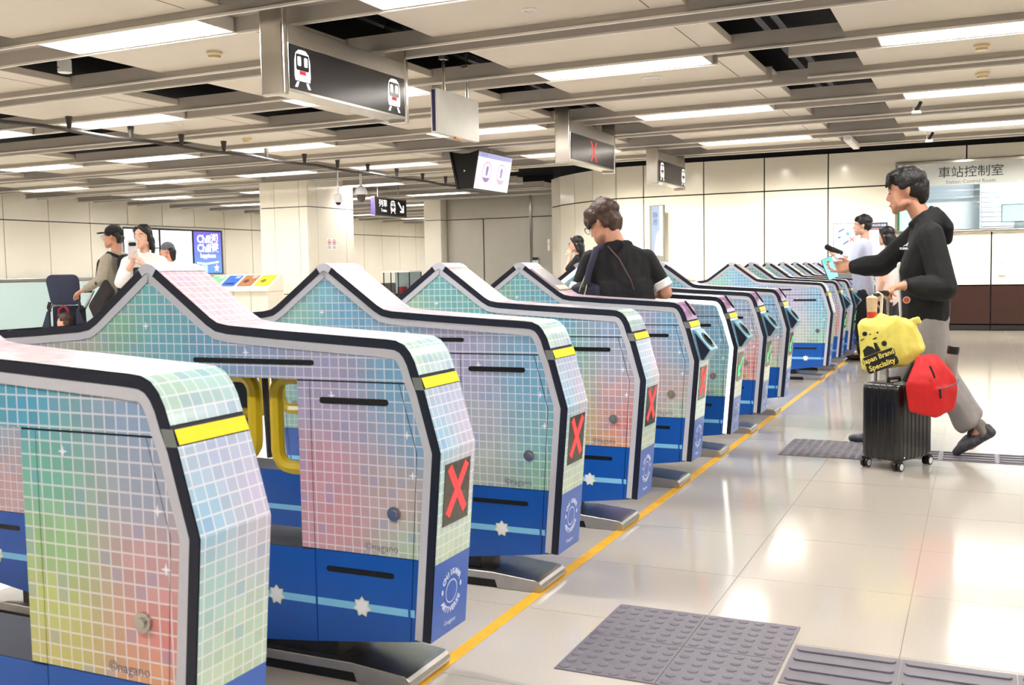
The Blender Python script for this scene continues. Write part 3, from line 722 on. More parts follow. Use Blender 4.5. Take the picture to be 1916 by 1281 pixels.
# purple-edged direction sign far down the hall
t = thing('direction_sign', 'small far sign with purple edge, white characters, train and arrow', 'sign', (-11.55, 18.45, 0))
MB().box(-.05, .05, -.3, 1.0, 2.335, 2.74).build('case', STEEL, t, bevel=.004); MB().box(.05, .054, -.27, .97, 2.365, 2.71).build('face', SIGNF, t)
MB().box(-.045, .035, -.304, -.3, 2.36, 2.72).build('purple_edge', PURPB, t)
for y in (-.1, .75): MB().cyl((0, y, 2.73), (0, y, 3.2), .014, 8).build('rod', STEELD, t)
U, V = Vector((0,1,0)), Vector((0,0,1)); O = Vector((.0545, 0, 2.55))
text_mb('列車', .17, O+U*.02+V*.05, U, V, .002).build('lettering', LITW, t); text_mb('Trains', .09, O+U*.05+V*-.09, U, V, .002).build('lettering', LITW, t)
icon_parts(t, O+U*.42, U, V, .27)
MB().solid([(.62,.10),(.66,.12),(.83,-.05),(.83,.05),(.87,.05),(.87,-.11),(.71,-.11),(.71,-.07),(.80,-.07)][::-1], O, U, V, .002).build('arrow', LITW, t)
# twin screens in a V
t = thing('twin_screen', 'black twin information screen hung from the ceiling, white notice lit', 'screen', (-6.8, 13.75, 0))
MB().solid([(-.21, 2.88), (-.06, 2.85), (.06, 2.85), (.215, 2.885), (.10, 2.34), (-.11, 2.34)][::-1], (0, -.56, 0), (1,0,0), (0,0,1), -1.12).build('housing', BLACK, t, bevel=.01)
for s in (1, -1):
    a, b = Vector((s*.215, 0, 2.885)), Vector((s*.105, 0, 2.335)); V = (a-b).normalized(); U = Vector((0, s, 0)); c = (a+b)/2; N = U.cross(V); h = (a-b).length/2
    MB().solid([(-.585, -h), (.585, -h), (.585, h), (-.585, h)], c, U, V, .03).build('bezel', BLACK, t, bevel=.004)
    SCR = mat('screen_white', (222, 226, 250), .3, emit=.3, grain=.002)
    o = MB().solid([(-.57, -h+.015), (.57, -h+.015), (.57, h-.015), (-.57, h-.015)], c+N*.0305, U, V, .001).build('screen', SCR, t)
    MB().solid([(-.57, h-.085), (.57, h-.085), (.57, h-.015), (-.57, h-.015)], c+N*.0318, U, V, .0005).build('screen_header', mat('screen_lilac', (166, 172, 222), .3, emit=.2, grain=.002), o)
    LIL = mat('screen_ink', (140, 128, 186), .4, emit=.12, grain=.002); RING = mat('screen_ring', (214, 120, 146), .4, emit=.18, grain=.002)
    for k, x in enumerate((-.23, .26)):
        m = MB(); P = disc(x, -.01, .15, n=28); Q = disc(x, -.01, .138, n=28)
        for i in range(28): m.solid([P[i], P[(i+1) % 28], Q[(i+1) % 28], Q[i]], c+N*.0318, U, V, .0006)
        m.build('screen_ring', RING, o)
        MB().solid([p for p in disc(x, -.01, .137, n=40) if p[1] < -.075], c+N*.0318, U, V, .0007).build('screen_band', LIL if k == 0 else mat('screen_grey', (180, 176, 190), .4, emit=.15, grain=.002), o)
        MB().solid([(x-.03, -.06), (x+.03, -.06), (x+.045, .06), (x, .09), (x-.035, .05)], c+N*.0318, U, V, .0006).build('screen_picture', LIL, o)
    text_mb('乘客資訊', .05, c+N*.0325+U*-.38+V*(h-.05), U, V, .0004).build('lettering', mat('screen_text', (120, 124, 190), .4, emit=.3, grain=.002), o)
MB().cyl((0, -.2, 2.84), (0, -.2, 3.2), .02, 10).build('rod', STEELD, t); MB().cyl((0, .3, 2.84), (0, .3, 3.2), .02, 10).build('rod', STEELD, t)
MB().lathe([(.014, 0), (.014, .004)], (0, 0, 0), 12).v
MB().cyl((-.01, -.56, 2.6), (-.01, -.566, 2.6), .012, 12).build('indicator', WHITE, t)

# pipe on hangers, dome cameras, ceiling fittings
PIPE = mat('dark_pipe', (62, 58, 56), .5, .2, grain=.08)
t = thing('conduit_pipe', 'long dark pipe hung under the ceiling across the hall', 'pipe', (-9.27, 0, 0))
MB().tube([(0, 1.0+.5*k, 2.8+.012*math.sin(k*1.9)) for k in range(37)], .022, 8).build('pipe', PIPE, t, True)
for y in (6.2, 7.3, 8.34, 9.25, 10.1, 10.9, 11.8, 12.7, 13.57, 14.45, 15.37, 16.28, 17.16, 18.0):
    MB().cyl((0, y, 2.82), (0, y, 2.955), .022, 8, .04).build('hanger', PIPE, t); 
t = thing('dome_camera', 'small white dome camera on a thin stem under the dark pipe', 'camera', (-9.27, 13.56, 0))
MB().cyl((0, 0, 2.78), (0, 0, 2.52), .014, 8).build('stem', STEELD, t, True); MB().cyl((.0, 0, 2.54), (.0, 0, 2.40), .026, 12).build('neck', WHITE, t, True)
MB().lathe([(.02, 2.42), (.055, 2.40), (.07, 2.35), (.068, 2.29), (.05, 2.272)], (0,0,0), 20).build('housing', WHITE, t, True); MB().lathe([(.046, 2.272), (.04, 2.25), (.02, 2.232), (.004, 2.228)], (0,0,0), 16).build('lens_dome', BLACK, t, True)
MB().box(-.075, -.03, -.03, .03, 2.32, 2.41).build('junction_box', WHITE, t, bevel=.005)
t = thing('dome_camera', 'larger grey dome camera hung between the pillar and the purple-edged sign', 'camera', (-10.43, 16.0, 0))
MB().cyl((0, 0, 3.5), (0, 0, 2.74), .03, 12, .022).build('stem', WHITE, t, True)
MB().lathe([(.03, 2.76), (.06, 2.74), (.10, 2.70), (.122, 2.64), (.122, 2.60), (.10, 2.592)], (0,0,0), 24).build('housing', WHITE, t, True); MB().lathe([(.088, 2.592), (.084, 2.53), (.06, 2.48), (.02, 2.455), (.004, 2.453)], (0,0,0), 20).build('lens_dome', mat('smoked_dome', (70, 66, 64), .08, coat=.5, grain=.05), t, True)
IVORY = mat('ivory_fitting', (226, 208, 168), .4, grain=.02)
for (x, y, lab) in ((-5.81, 6.76, 'smoke detector on the ceiling panel beside the big train sign'), (-9.1, 11.17, 'smoke detector on a ceiling panel past the dark pipe'), (0.0, 9.75, 'smoke detector nearer the gates side of the wide ceiling panels'), (.01, 11.2, 'deep round smoke detector on the second panel over the walking man')):
    t = thing('smoke_detector', lab, 'smoke detector', (x, y, 3.007), group='smoke detectors')
    MB().lathe([(.065, 0), (.065, -.02), (.05, -.035), (.05, -.03), (.046, -.03), (.046, -.05), (.02, -.055), (.003, -.055)], (0,0,0), 22).build('housing', IVORY, t, True)
    MB().lathe([(.052, -.034), (.052, -.030)], (0,0,0), 22).build('vent_gap', SEAM, t)
for (x, y, lab) in ((-2.95, 6.78, 'flush round speaker plate on the wide ceiling panel'), (-2.94, 9.76, 'round flush speaker on the panel behind a strip light'), (-9.04, 9.7, 'round flush speaker on the bluish panel crossed by the pipe'), (-13.3, 16.7, 'small round light plate by the pillar top')):
    t = thing('ceiling_speaker', lab, 'speaker', (x, y, 3.007), group='ceiling speakers')
    r_ = .055 if y < 7 else .1
    MB().lathe([(r_, 0), (r_, -.006), (r_-.012, -.008), (r_-.012, 0)], (0,0,0), 26).build('ring', WHITE, t, True); MB().lathe([(r_-.013, 0), (r_-.013, -.003)], (0,0,0), 26).build('grille', CEILP, t)
t = thing('tank_sensor', 'white box sensor sticking down in the dark ceiling gap', 'sensor', (-7.38, 6.62, 0)); MB().lathe([(.055, 2.965), (.06, 2.97), (.06, 3.08), (.02, 3.1), (.02, 3.5)], (0,0,0), 18).build('housing', WHITE, t, True); MB().box(-.03, .0, -.062, -.058, 3.0, 3.006).build('slit', SEAM, t)
for (x, y, lab) in ((-.66, 12.4, 'white bracket camera hanging from a ceiling panel, nearer one'), (-.65, 15.4, 'white bracket camera hanging near the back wall ceiling')):
    t = thing('bracket_camera', lab, 'camera', (x, y, 0), group='bracket cameras')
    MB().cyl((-.03, 0, 2.99), (-.03, 0, 2.84), .006, 6).build('rod', WHITE, t); MB().cyl((.05, 0, 2.95), (.0, 0, 2.85), .02, 10).build('barrel', BLACK, t, True); MB().box(-.05, .05, -.05, .05, 2.82, 2.85).build('base', WHITE, t, bevel=.005)
t = thing('hanging_projector', 'white tube light hung on thin wires below the far ceiling', 'light', (-1.69, 15.5, 0))
MB().box(-.05, .05, -.62, .62, 2.865, 2.935).build('body', WHITE, t, bevel=.015); MB().box(-.04, .04, -.6, .6, 2.858, 2.866).build('cover', RAIL, t)
for y in (-.3, .4): MB().cyl((.03, y, 2.93), (.03, y, 3.1), .005, 6).build('wire', STEELD, t)

# ---------------------------------------------------------------- long wall: lit advertising case, rail, glass barrier, bins
t = thing('advert_lightbox', 'lit advertising case on the long cream wall, two white panels and a violet one', 'advertisement', (-19.53, 0, 0))
MB().box(-.04, .05, 18.95, 22.75, 1.16, 2.46).build('frame', STEELD, t, bevel=.006); MB().box(.05, .054, 19.02, 22.68, 1.2, 2.41).build('backing', BLACK, t)
for (a, b) in ((19.05, 20.22), (20.30, 21.45)): MB().box(.054, .062, a, b, 1.22, 2.36).build('lit_panel', mat('lit_panel', (246, 252, 255), .4, emit=.5, grain=.001), t)
VIO = bpy.data.materials.new('violet_poster'); VIO.use_nodes = True; T_ = NT(VIO); b = VIO.node_tree.nodes['Principled BSDF']; tc = T_.n('ShaderNodeTexCoord'); sp = T_.n('ShaderNodeSeparateXYZ'); VIO.node_tree.links.new(tc.outputs['Generated'], sp.inputs[0])
cv = T_.mix(sp.outputs[2], lin((96, 150, 232)), lin((112, 100, 214))); VIO.node_tree.links.new(cv, b.inputs['Base Color']); VIO.node_tree.links.new(cv, b.inputs['Emission Color']); b.inputs['Emission Strength'].default_value = .25
o = MB().box(.054, .062, 21.53, 22.62, 1.22, 2.36).build('violet_panel', VIO, t)
U, V = Vector((0,1,0)), Vector((0,0,1))
for (s, z, zz) in (('Chill潮', .30, 2.15), ('Chill遊', .30, 1.90), ('happiness', .16, 1.70)):
    text_mb(s, z, (.0625, 22.07, zz), U, V, .002, bold=.008).build('lettering', LITW, o)
MB().solid([(-.45, 0), (-.1, -.03), (.42, .03), (.42, .075), (-.1, .02), (-.45, .05)], (.0625, 22.07, 1.48), U, V, .002).build('swash', LITW, o)
MB().solid(star(0, 0, .12, 5, .5), (.0625, 22.4, 1.36), U, V, .002).build('sparkle', mat('pink_print', (240, 210, 240), .5, emit=.25, grain=.01), o)
MB().solid(rrect(-.4, -.1, -.12, .1, .03), (.0625, 22.15, 1.34), U, V, .002).build('blue_patch', mat('pale_blue_patch', (180, 214, 250), .5, emit=.25, grain=.01), o)
t = thing('wall_rail', 'steel rail running along the long cream wall', 'rail', (-19.4, 0, 0)); MB().box(-.06, .06, 11.0, 23.9, 1.08, 1.16).build('rail', STEELD, t, bevel=.008)
for k in range(9): MB().box(-.14, -.05, 11.5+1.5*k, 11.54+1.5*k, 1.1, 1.14).build('bracket', STEELD, t)
FROSTG = mat('frosted_barrier_glass', (202, 226, 224), .25, alpha=1, spec=.5, coat=.3, grain=.01, gscale=2)
t = thing('glass_barrier', 'pale frosted glass barrier below the rail behind the pushchair', 'barrier', (-19.3, 0, 0))
for k in range(5): MB().box(0, .03, 11.4+1.75*k, 11.4+1.735+1.75*k, .06, 1.075).build('pane', FROSTG, t)
for k in range(6): MB().box(-.02, .05, 11.375+1.75*k, 11.405+1.75*k, 0, 1.075).build('post', STEELD, t)
BINC = mat('bin_cream', (240, 234, 216), .35, coat=.2, grain=.01)
for i, (nm, c, hole) in enumerate((('green', (110, 214, 128), 'r'), ('blue', (48, 104, 206), 's'), ('brown', (172, 112, 70), 'o'), ('yellow', (246, 234, 50), 'o'))):
    t = thing('recycling_bin', 'cream recycling bin with a %s sloping lid in front of the pillar' % nm, 'bin', (-13.75+.415*i, 15.75, 0), group='recycling bins')
    MB().box(-.2, .2, -.2, .3, 0, .82).build('body', BINC, t, bevel=.01)
    MB().solid([(-.23, .82), (.3, .82), (.3, 1.13), (.22, 1.16), (-.2, .90), (-.24, .86)], (-.2035, 0, 0), (0,1,0), (0,0,1), .407).build('hood', BINC, t, bevel=.02)
    p0, p1 = Vector((0, -.19, .91)), Vector((0, .215, 1.16)); V = (p1-p0).normalized(); U = Vector((1,0,0)); O = (p0+p1)/2+U.cross(V)*.001
    LM = mat('bin_lid_'+nm, c, .35, coat=.2, grain=.05, gscale=5); l = MB().solid(rrect(-.17, -.19, .17, .19, .02), O, U, V, .006).build('lid_panel', LM, t)
    O2 = O+U.cross(V)*.0062
    if hole == 's': MB().solid(rrect(-.11, -.13, .12, -.075, .01), O2, U, V, .002).build('slot', BLACK, l)
    else: MB().solid(disc(-.04 if hole == 'o' else 0, -.02 if hole == 'o' else -.11, .06 if hole == 'o' else .03), O2, U, V, .002).build('hole', mat('hole_'+nm, tuple(int(v*.45) for v in c) if hole == 'o' else (20, 20, 20), .6, grain=.05), l)
    m = MB()
    for k in range(3): m.solid([(.02, .15-.03*k), (.14, .15-.03*k), (.14, .162-.03*k), (.02, .162-.03*k)], O2, U, V, .001)
    m.build('print', PRINTW if nm != 'yellow' else mat('olive_print', (170, 160, 60), .5, grain=.02), l)
# notices
def notice(label, O, U, V, w, h, frame=True, top=None):
    t = thing('notice', label, 'notice', O); U, V = Vector(U), Vector(V); N = U.cross(V); Z = Vector((0,0,0))
    MB().solid([(-w/2, -h/2), (w/2, -h/2), (w/2, h/2), (-w/2, h/2)], Z, U, V, .008).build('board', mat('notice_white', (246, 246, 244), .4, grain=.01), t)
    return t, N*.0085
t, o = notice('small pair of round prohibition notices on the pillar face', (-11.94, 17.17, 1.74), (0,1,0), (0,0,1), .34, .24)
m = MB(); n_ = MB()
for y in (-.08, .09):
    P = disc(y, .035, .06, n=24); Q = disc(y, .035, .048, n=24)
    for i in range(24): m.solid([P[i], P[(i+1) % 24], Q[(i+1) % 24], Q[i]], o, (0,1,0), (0,0,1), .001)
    n_.solid(rrect(y-.025, .01, y+.025, .055, .01), o, (0,1,0), (0,0,1), .001)
    for k in range(2): n_.solid([(y-.05, -.06-.025*k), (y+.05, -.06-.025*k), (y+.05, -.05-.025*k), (y-.05, -.05-.025*k)], o, (0,1,0), (0,0,1), .001)
m.build('ring', REDP, t); n_.build('print', PRINTG, t)
t, o = notice('white picture board with a red cross on the cream wall behind the pale blue shirt', (-2.05, WY-.045, 1.565), (1,0,0), (0,0,1), .5, .55)
U, V = Vector((1,0,0)), Vector((0,0,1)); fr = MB()
for (a, b, c, d) in ((-.26, -.25, -.285, .285), (.25, .26, -.285, .285), (-.26, .26, .275, .285), (-.26, .26, -.285, -.275)): fr.solid([(a, c), (b, c), (b, d), (a, d)], (0,0,0), U, V, .012)
fr.build('frame', STEELD, t); BLP = mat('blue_print', (70, 104, 160), .5, grain=.02)
for (x, z, l, a) in ((-.13, .16, .11, .5), (-.16, .04, .05, .6), (-.05, -.05, .11, .6)):
    d = Vector((math.cos(a), math.sin(a))); p = Vector((-d.y, d.x))*.012; c = Vector((x, z)); MB().solid([tuple(c-d*l/2-p), tuple(c+d*l/2-p), tuple(c+d*l/2+p), tuple(c-d*l/2+p)], o, U, V, .001).build('print', BLP, t)
MB().solid(disc(-.02, .1, .03), o, U, V, .001).build('print', mat('sky_print', (90, 160, 196), .5, grain=.02), t)
m = MB()
for e in (1, -1): 
    d = Vector((e*.06, .06)).normalized(); p = Vector((-d.y, d.x))*.007; c = Vector((.05, 0)); m.solid([tuple(c-d*.055-p), tuple(c+d*.055-p), tuple(c+d*.055+p), tuple(c-d*.055+p)], o, U, V, .001)
m.build('print', REDP, t)
t, o = notice('white notice with a navy heading strip beside the picture board', (-1.60, WY-.045, 1.565), (1,0,0), (0,0,1), .36, .55)
MB().solid([(-.18, .18), (.18, .18), (.18, .275), (-.18, .275)], o, U, V, .001).build('heading', mat('navy_print', (38, 52, 96), .5, grain=.02), t)
MB().solid([(-.18, .155), (.18, .155), (.18, .175), (-.18, .175)], o, U, V, .001).build('heading', REDP, t)
text_mb('車站附近街道圖', .045, o+Vector((0, -.0012, .228)), U, V, .0006).build('lettering', PRINTW, t)
t = thing('green_strip', 'narrow green strip fixed below the control room window', 'sign', (-1.262, WY-.045, 1.84)); MB().box(-.03, .03, 0, .006, -.16, .16).build('strip', mat('green_strip', (28, 112, 70), .4, grain=.03), t)
t = thing('wall_phone', 'small white box on the cream wall under the control room window', 'box', (.35, WY-.06, 1.03)); MB().box(-.06, .06, -.02, .02, -.12, .12).build('body', WHITE, t, bevel=.006); MB().box(-.02, .02, -.021, -.019, .085, .095).build('slot', SEAM, t); MB().box(-.05, .05, -.0215, -.0195, -.1, .03).build('cover', PRINTW, t)
t = thing('tall_poster', 'tall narrow poster board standing off the curved wall, blue-grey with pale figure print', 'poster', (-5.41, 18.2, 1.77)); c_, s_ = math.cos(-.35), math.sin(-.35); t.rotation_euler.z = -.35
MB().box(-.16, .16, -.03, .03, -.52, .52).build('frame', mat('poster_frame', (140, 142, 136), .4, .2, grain=.03), t, bevel=.004); MB().box(-.02, .02, .0, .03, -1.75, -.5).build('pole', STEELD, t); MB().box(-.2, .2, -.12, .14, -1.77, -1.75).build('foot', STEELD, t); MB().box(-.10, .15, -.034, -.03, -.42, .50).build('print', mat('poster_blue', (134, 150, 182), .35, grain=.08, gscale=6), t)
MB().box(.08, .15, -.037, -.034, -.42, .50).build('print', mat('poster_cream', (196, 198, 184), .35, grain=.05), t); text_mb('靜', .12, (-.02, -.0375, .33), (1,0,0), (0,0,1), .001).build('lettering', mat('slate_print', (84, 92, 120), .5, grain=.02), t); text_mb('思', .12, (-.02, -.0375, .20), (1,0,0), (0,0,1), .001).build('lettering', MATS['slate_print'], t)
MB().solid([(-.06,-.4),(.08,-.4),(.08,.0),(.05,.05),(.0,-.05)], (0,-.0345,0), (1,0,0), (0,0,1), .001).build('print', mat('poster_peach', (238, 222, 206), .4, grain=.02), t)
t, o = notice('small white notice at the edge of the curved wall', (-8.36, 20.05, 1.67), (.55, -.83, 0), (0,0,1), .2, .24); MB().solid(disc(0, .02, .03), o, (.55,-.83,0), (0,0,1), .001).build('print', REDP, t)
t, o = notice('black and white label on the steel shutter', (-10.1, 23.33, 1.38), (1,0,0), (0,0,1), .17, .16); MB().solid([(-.08, 0), (.08, 0), (.08, .075), (-.08, .075)], o, (1,0,0), (0,0,1), .001).build('print', BLACK, t)
# showcase behind the third gate
t = thing('glass_showcase', 'glass display case with dark edges in front of the far passage', 'display case', (-13.2, 22.0, 0))
MB().box(-.36, .4, -.3, .3, 0, .62).build('plinth', PLINTH, t, bevel=.01); MB().box(-.38, .42, -.32, .32, 1.14, 1.18).build('top', WHITE, t)
for x in (-.36, -.15, .06, .38):
    for y in (-.3, .28): MB().box(x, x+.02, y, y+.02, .62, 1.14).build('post', BLACK, t)
MB().box(-.34, .38, -.292, -.286, .62, 1.14).build('pane', GLASS, t); MB().box(-.34, .38, .27, .276, .62, 1.14).build('back', mat('showcase_blue', (206, 226, 232), .3, grain=.02), t); MB().box(-.08, .12, -.1, .05, .62, .78).build('red_box', REDP, t, bevel=.01)
# far-left floor equipment row seen through the gates is the far floor itself

# ---------------------------------------------------------------- luggage
RZ = math.atan2(-.093, .181); CX, CY = -.408, 6.065
t = thing('suitcase', 'black ribbed cabin suitcase on four silver-hubbed wheels', 'suitcase', (CX, CY, 0), RZ)
CASE = mat('case_black', (12, 12, 14), .28, coat=.35, grain=.05, bump=.05)
prof = []
R0 = rrect(-.118, -.175, .118, .175, .03, 5)
def ribs(p0, p1, k, d):
    out = []; a, b = Vector(p0), Vector(p1); n = Vector((b.y-a.y, -(b.x-a.x))).normalized()
    for i in range(k):
        for (t_, h) in ((.12, 0), (.2, d), (.8, d), (.88, 0)): out.append(tuple(a+(b-a)*((i+t_)/k)+n*h))
    return out
corner = lambda cx, cy, a0: [(cx+.03*math.cos(math.radians(a0+18*k)), cy+.03*math.sin(math.radians(a0+18*k))) for k in range(6)]
ring_ = corner(.088, -.145, -90)+ribs((.118, -.14), (.118, .14), 7, .004)+corner(.088, .145, 0)+ribs((.085, .175), (-.085, .175), 4, .004)+corner(-.088, .145, 90)+ribs((-.118, .14), (-.118, -.14), 7, .004)+corner(-.088, -.145, 180)+ribs((-.085, -.175), (.085, -.175), 4, .004)
mb = MB(); lv_ = [(.055, .90), (.062, .97), (.085, 1), (.445, 1), (.465, .985), (.477, .93), (.48, .85)]; n = len(ring_)
vs = [(x*s, y*s, z) for z, s in lv_ for x, y in ring_]; fs = [(i*n+k, i*n+(k+1) % n, (i+1)*n+(k+1) % n, (i+1)*n+k) for i in range(len(lv_)-1) for k in range(n)]+[tuple(range(n))[::-1], tuple(range((len(lv_)-1)*n, len(lv_)*n))]
mb.add(vs, fs).build('shell', CASE, t, True)
for e in (-1, 1):
    for f in (-1, 1):
        m = MB().box(e*.1-.018, e*.1+.018, f*.15-.018, f*.15+.018, .045, .062); m.build('wheel_mount', BLACK, t, bevel=.004)
        w_ = MB(); h_ = MB()
        for s in (-1, 1):
            w_.cyl((e*.1+s*.006, f*.15, .026), (e*.1+s*.02, f*.15, .026), .0255, 18); h_.cyl((e*.1+s*.02, f*.15, .026), (e*.1+s*.0215, f*.15, .026), .018, 16)
        wh = w_.build('wheel', BLACK, t, True); h_.build('hub', WHITE, wh)
for y in (-.125, .125): MB().lathe([(.006, 0), (.004, .003)], (.118, y, .075), 8).build('rivet', STEEL, t)
for y in (-.06, .06): MB().cyl((-.10, y, .47), (-.10, y, .955), .009, 10).build('handle_tube', STEEL, t, True)
MB().tube([(-.10, -.075, .94), (-.10, -.07, .965), (-.10, -.045, .978), (-.10, .045, .978), (-.10, .07, .965), (-.10, .075, .94)], .016, 10).build('handle_grip', BLACK, t, True)
MB().tube([(-.02, -.06, .478), (-.02, -.05, .498), (-.02, .05, .498), (-.02, .06, .478)], .009, 8).build('carry_handle', BLACK, t, True)
# ---------------------------------------------------------------- soft bodies: hulls of spheres fused by a voxel remesh
UNIT = {}
def ico(c, r, n=2):
    rr = r if isinstance(r, (tuple, list)) else (r, r, r); c = Vector(c)
    n = 0 if max(rr) < .0075 else (1 if max(rr) < .024 else 2)
    if n not in UNIT:
        if n == 0: UNIT[0] = [Vector(p) for p in ((1,0,0),(-1,0,0),(0,1,0),(0,-1,0),(0,0,1),(0,0,-1))]
        else:
            bm = bmesh.new(); bmesh.ops.create_icosphere(bm, subdivisions=n, radius=1); UNIT[n] = [v.co.copy() for v in bm.verts]; bm.free()
    return [Vector((p.x*rr[0], p.y*rr[1], p.z*rr[2]))+c for p in UNIT[n]]
def blob(name, prims, m, parent=None, voxel=.01, smooth=3, org=(0,0,0), wrinkle=0, wscale=9, seed=0, M=None):
    bm = bmesh.new()
    for pr in prims:
        b2 = bmesh.new()
        for (c, r) in pr:
            for p in ico(c, r, 2): b2.verts.new(p)
        bmesh.ops.convex_hull(b2, input=b2.verts)
        loose = [v for v in b2.verts if not v.link_faces]; bmesh.ops.delete(b2, geom=loose, context='VERTS')
        tmp = bpy.data.meshes.new('t'); b2.to_mesh(tmp); b2.free(); bm.from_mesh(tmp); bpy.data.meshes.remove(tmp)
    bmesh.ops.recalc_face_normals(bm, faces=bm.faces)
    me = bpy.data.meshes.new(name); bm.to_mesh(me); bm.free()
    o = bpy.data.objects.new('fusing', me)
    a = o.modifiers.new('r', 'REMESH'); a.mode = 'VOXEL'; a.voxel_size = voxel
    b = o.modifiers.new('s', 'SMOOTH'); b.iterations = smooth; b.factor = .5
    out = evaluated_mesh(o); bpy.data.meshes.remove(me); out.name = name
    oo = Vector(org)
    pts = [v.co.copy() for v in out.vertices]
    if wrinkle:
        nr = [v.normal.copy() for v in out.vertices]
        for i, p in enumerate(pts):
            q = Vector((p.x, p.y, p.z*.6))*wscale+Vector((seed*7.3, seed, 0))
            pts[i] = p+nr[i]*(wrinkle*(noise.noise(q)+.5*noise.noise(q*2.3)))
    out.vertices.foreach_set('co', [k for p in pts for k in p-oo]); out.update()
    out.materials.append(m)
    return link(name, out, m, parent, 'all')
SKIN = mat('skin', (208, 154, 127), .5, spec=.35, grain=.03, gscale=25)
SKINF = mat('skin_fair', (226, 180, 156), .5, spec=.35, grain=.03, gscale=25)
HAIRB = mat('black_hair', (14, 12, 13), .42, grain=.25, gscale=60, bump=.3, bscale=90)
HAIRBR = mat('brown_hair', (70, 46, 34), .4, grain=.45, gscale=30, bump=.4, bscale=70)
EYEW = mat('eye_white', (236, 232, 228), .25, grain=.01); EYED = mat('eye_dark', (30, 22, 20), .2, grain=.05)
LIPM = mat('lip', (190, 112, 104), .45, grain=.03)
BLKC = mat('black_cloth', (17, 18, 21), .8, grain=.15, gscale=18, bump=.25, bscale=14)
GREYT = mat('grey_trousers', (152, 148, 146), .85, grain=.06, gscale=12, bump=.3, bscale=12)
WHT = mat('white_cloth', (240, 238, 236), .8, grain=.03, bump=.2, bscale=16)
class Body:
    """frame of a figure: base point on the floor, heading; L(f,l,u) -> world"""
    def __init__(s, x, y, heading):
        s.b = Vector((x, y, 0)); s.F = Vector((math.cos(heading), math.sin(heading), 0)); s.Lf = Vector((-s.F.y, s.F.x, 0)); s.U = Vector((0,0,1))
    def L(s, f, l, u): return s.b+s.F*f+s.Lf*l+s.U*u
class HeadF:
    def __init__(s, c, yaw_dir, pitch=0, s_=1.0, roll=0):
        F = Vector((*yaw_dir, 0)).normalized(); Lf = Vector((-F.y, F.x, 0)); U = Vector((0,0,1))
        F, U = F*math.cos(pitch)-U*math.sin(pitch), F*math.sin(pitch)+U*math.cos(pitch)
        Lf, U = Lf*math.cos(roll)+U*math.sin(roll), U*math.cos(roll)-Lf*math.sin(roll)
        s.c = Vector(c); s.F, s.Lf, s.U, s.s = F, Lf, U, s_
    def p(s, f, l, u): return s.c+(s.F*f+s.Lf*l+s.U*u)*s.s
    def el(s, f, l, u, rf, rl, ru):
        # an ellipsoid as a hull of small spheres following the head's axes
        out = []
        for i in range(7):
            a = math.pi*i/6
            for k in range(10):
                t = 2*math.pi*k/10
                out.append((s.p(f+(rf-.006)*math.sin(a)*math.cos(t), l+(rl-.006)*math.sin(a)*math.sin(t), u+(ru-.006)*math.cos(a)), .006*s.s))
        return out
def head_prims(H, neck, nr=.052):
    k = H.s
    P = [H.el(-.008, 0, .035, .098, .076, .095), H.el(.030, 0, -.02, .066, .062, .085),
         [H.el(.045, .022, -.045, .046, .040, .055)[i] for i in range(0, 70, 2)], [H.el(.045, -.022, -.045, .046, .040, .055)[i] for i in range(0, 70, 2)],
         [(H.p(.070, 0, -.098), .021*k), (H.p(0, .05, -.06), .022*k), (H.p(0, -.05, -.06), .022*k), (H.p(.060, .022, -.07), .026*k), (H.p(.060, -.022, -.07), .026*k)],
         [(H.p(.088, 0, .014), .007*k), (H.p(.106, 0, -.026), .0085*k), (H.p(.090, .013, -.032), .0075*k), (H.p(.090, -.013, -.032), .0075*k)],
         [(H.p(.084, .036, .030), .009*k), (H.p(.084, -.036, .030), .009*k), (H.p(.088, 0, .030), .008*k)],
         [(H.p(.088, .014, -.058), .008*k), (H.p(.088, -.014, -.058), .008*k), (H.p(.086, 0, -.072), .009*k)]]
    for e in (1, -1): P.append([(H.p(-.018, e*.078, .018), .008*k), (H.p(-.026, e*.083, .008), .007*k), (H.p(-.012, e*.076, -.026), .006*k), (H.p(-.004, e*.075, .0), .005*k)])
    P.append([(H.p(-.028, 0, -.05), nr*k), (neck, nr*1.12*k)])
    return P
def face(H, parent, org, brow=HAIRB, closed=False):
    m = MB(); d = MB(); b = MB(); l = MB(); o = Vector(org)
    for e in (1, -1):
        if closed: d.tube([H.p(.088, e*.020, .006), H.p(.089, e*.034, .002), H.p(.076, e*.050, .006)], [.0016*H.s, .0026*H.s, .0014*H.s], 6)
        else: m.ball(H.p(.0765, e*.032, .008), (.0125*H.s, .0125*H.s, .0085*H.s), 10, 8); d.ball(H.p(.0855, e*.0335, .007), .0052*H.s, 8, 6)
        b.tube([H.p(.088, e*.016, .030), H.p(.087, e*.034, .036), H.p(.072, e*.054, .030)], [.0035*H.s, .0042*H.s, .002*H.s], 6)
    l.tube([H.p(.086, .022, -.064), H.p(.0955, 0, -.064), H.p(.086, -.022, -.064)], [.002*H.s, .0055*H.s, .002*H.s], 8)
    if closed: d.build('eyelid', EYED, parent, True, org=o)
    else: e_ = m.build('eye', EYEW, parent, True, org=o); d.build('iris', EYED, e_, True, org=o)
    b.build('eyebrow', brow, parent, True, org=o); l.build('lip', LIPM, parent, True, org=o)
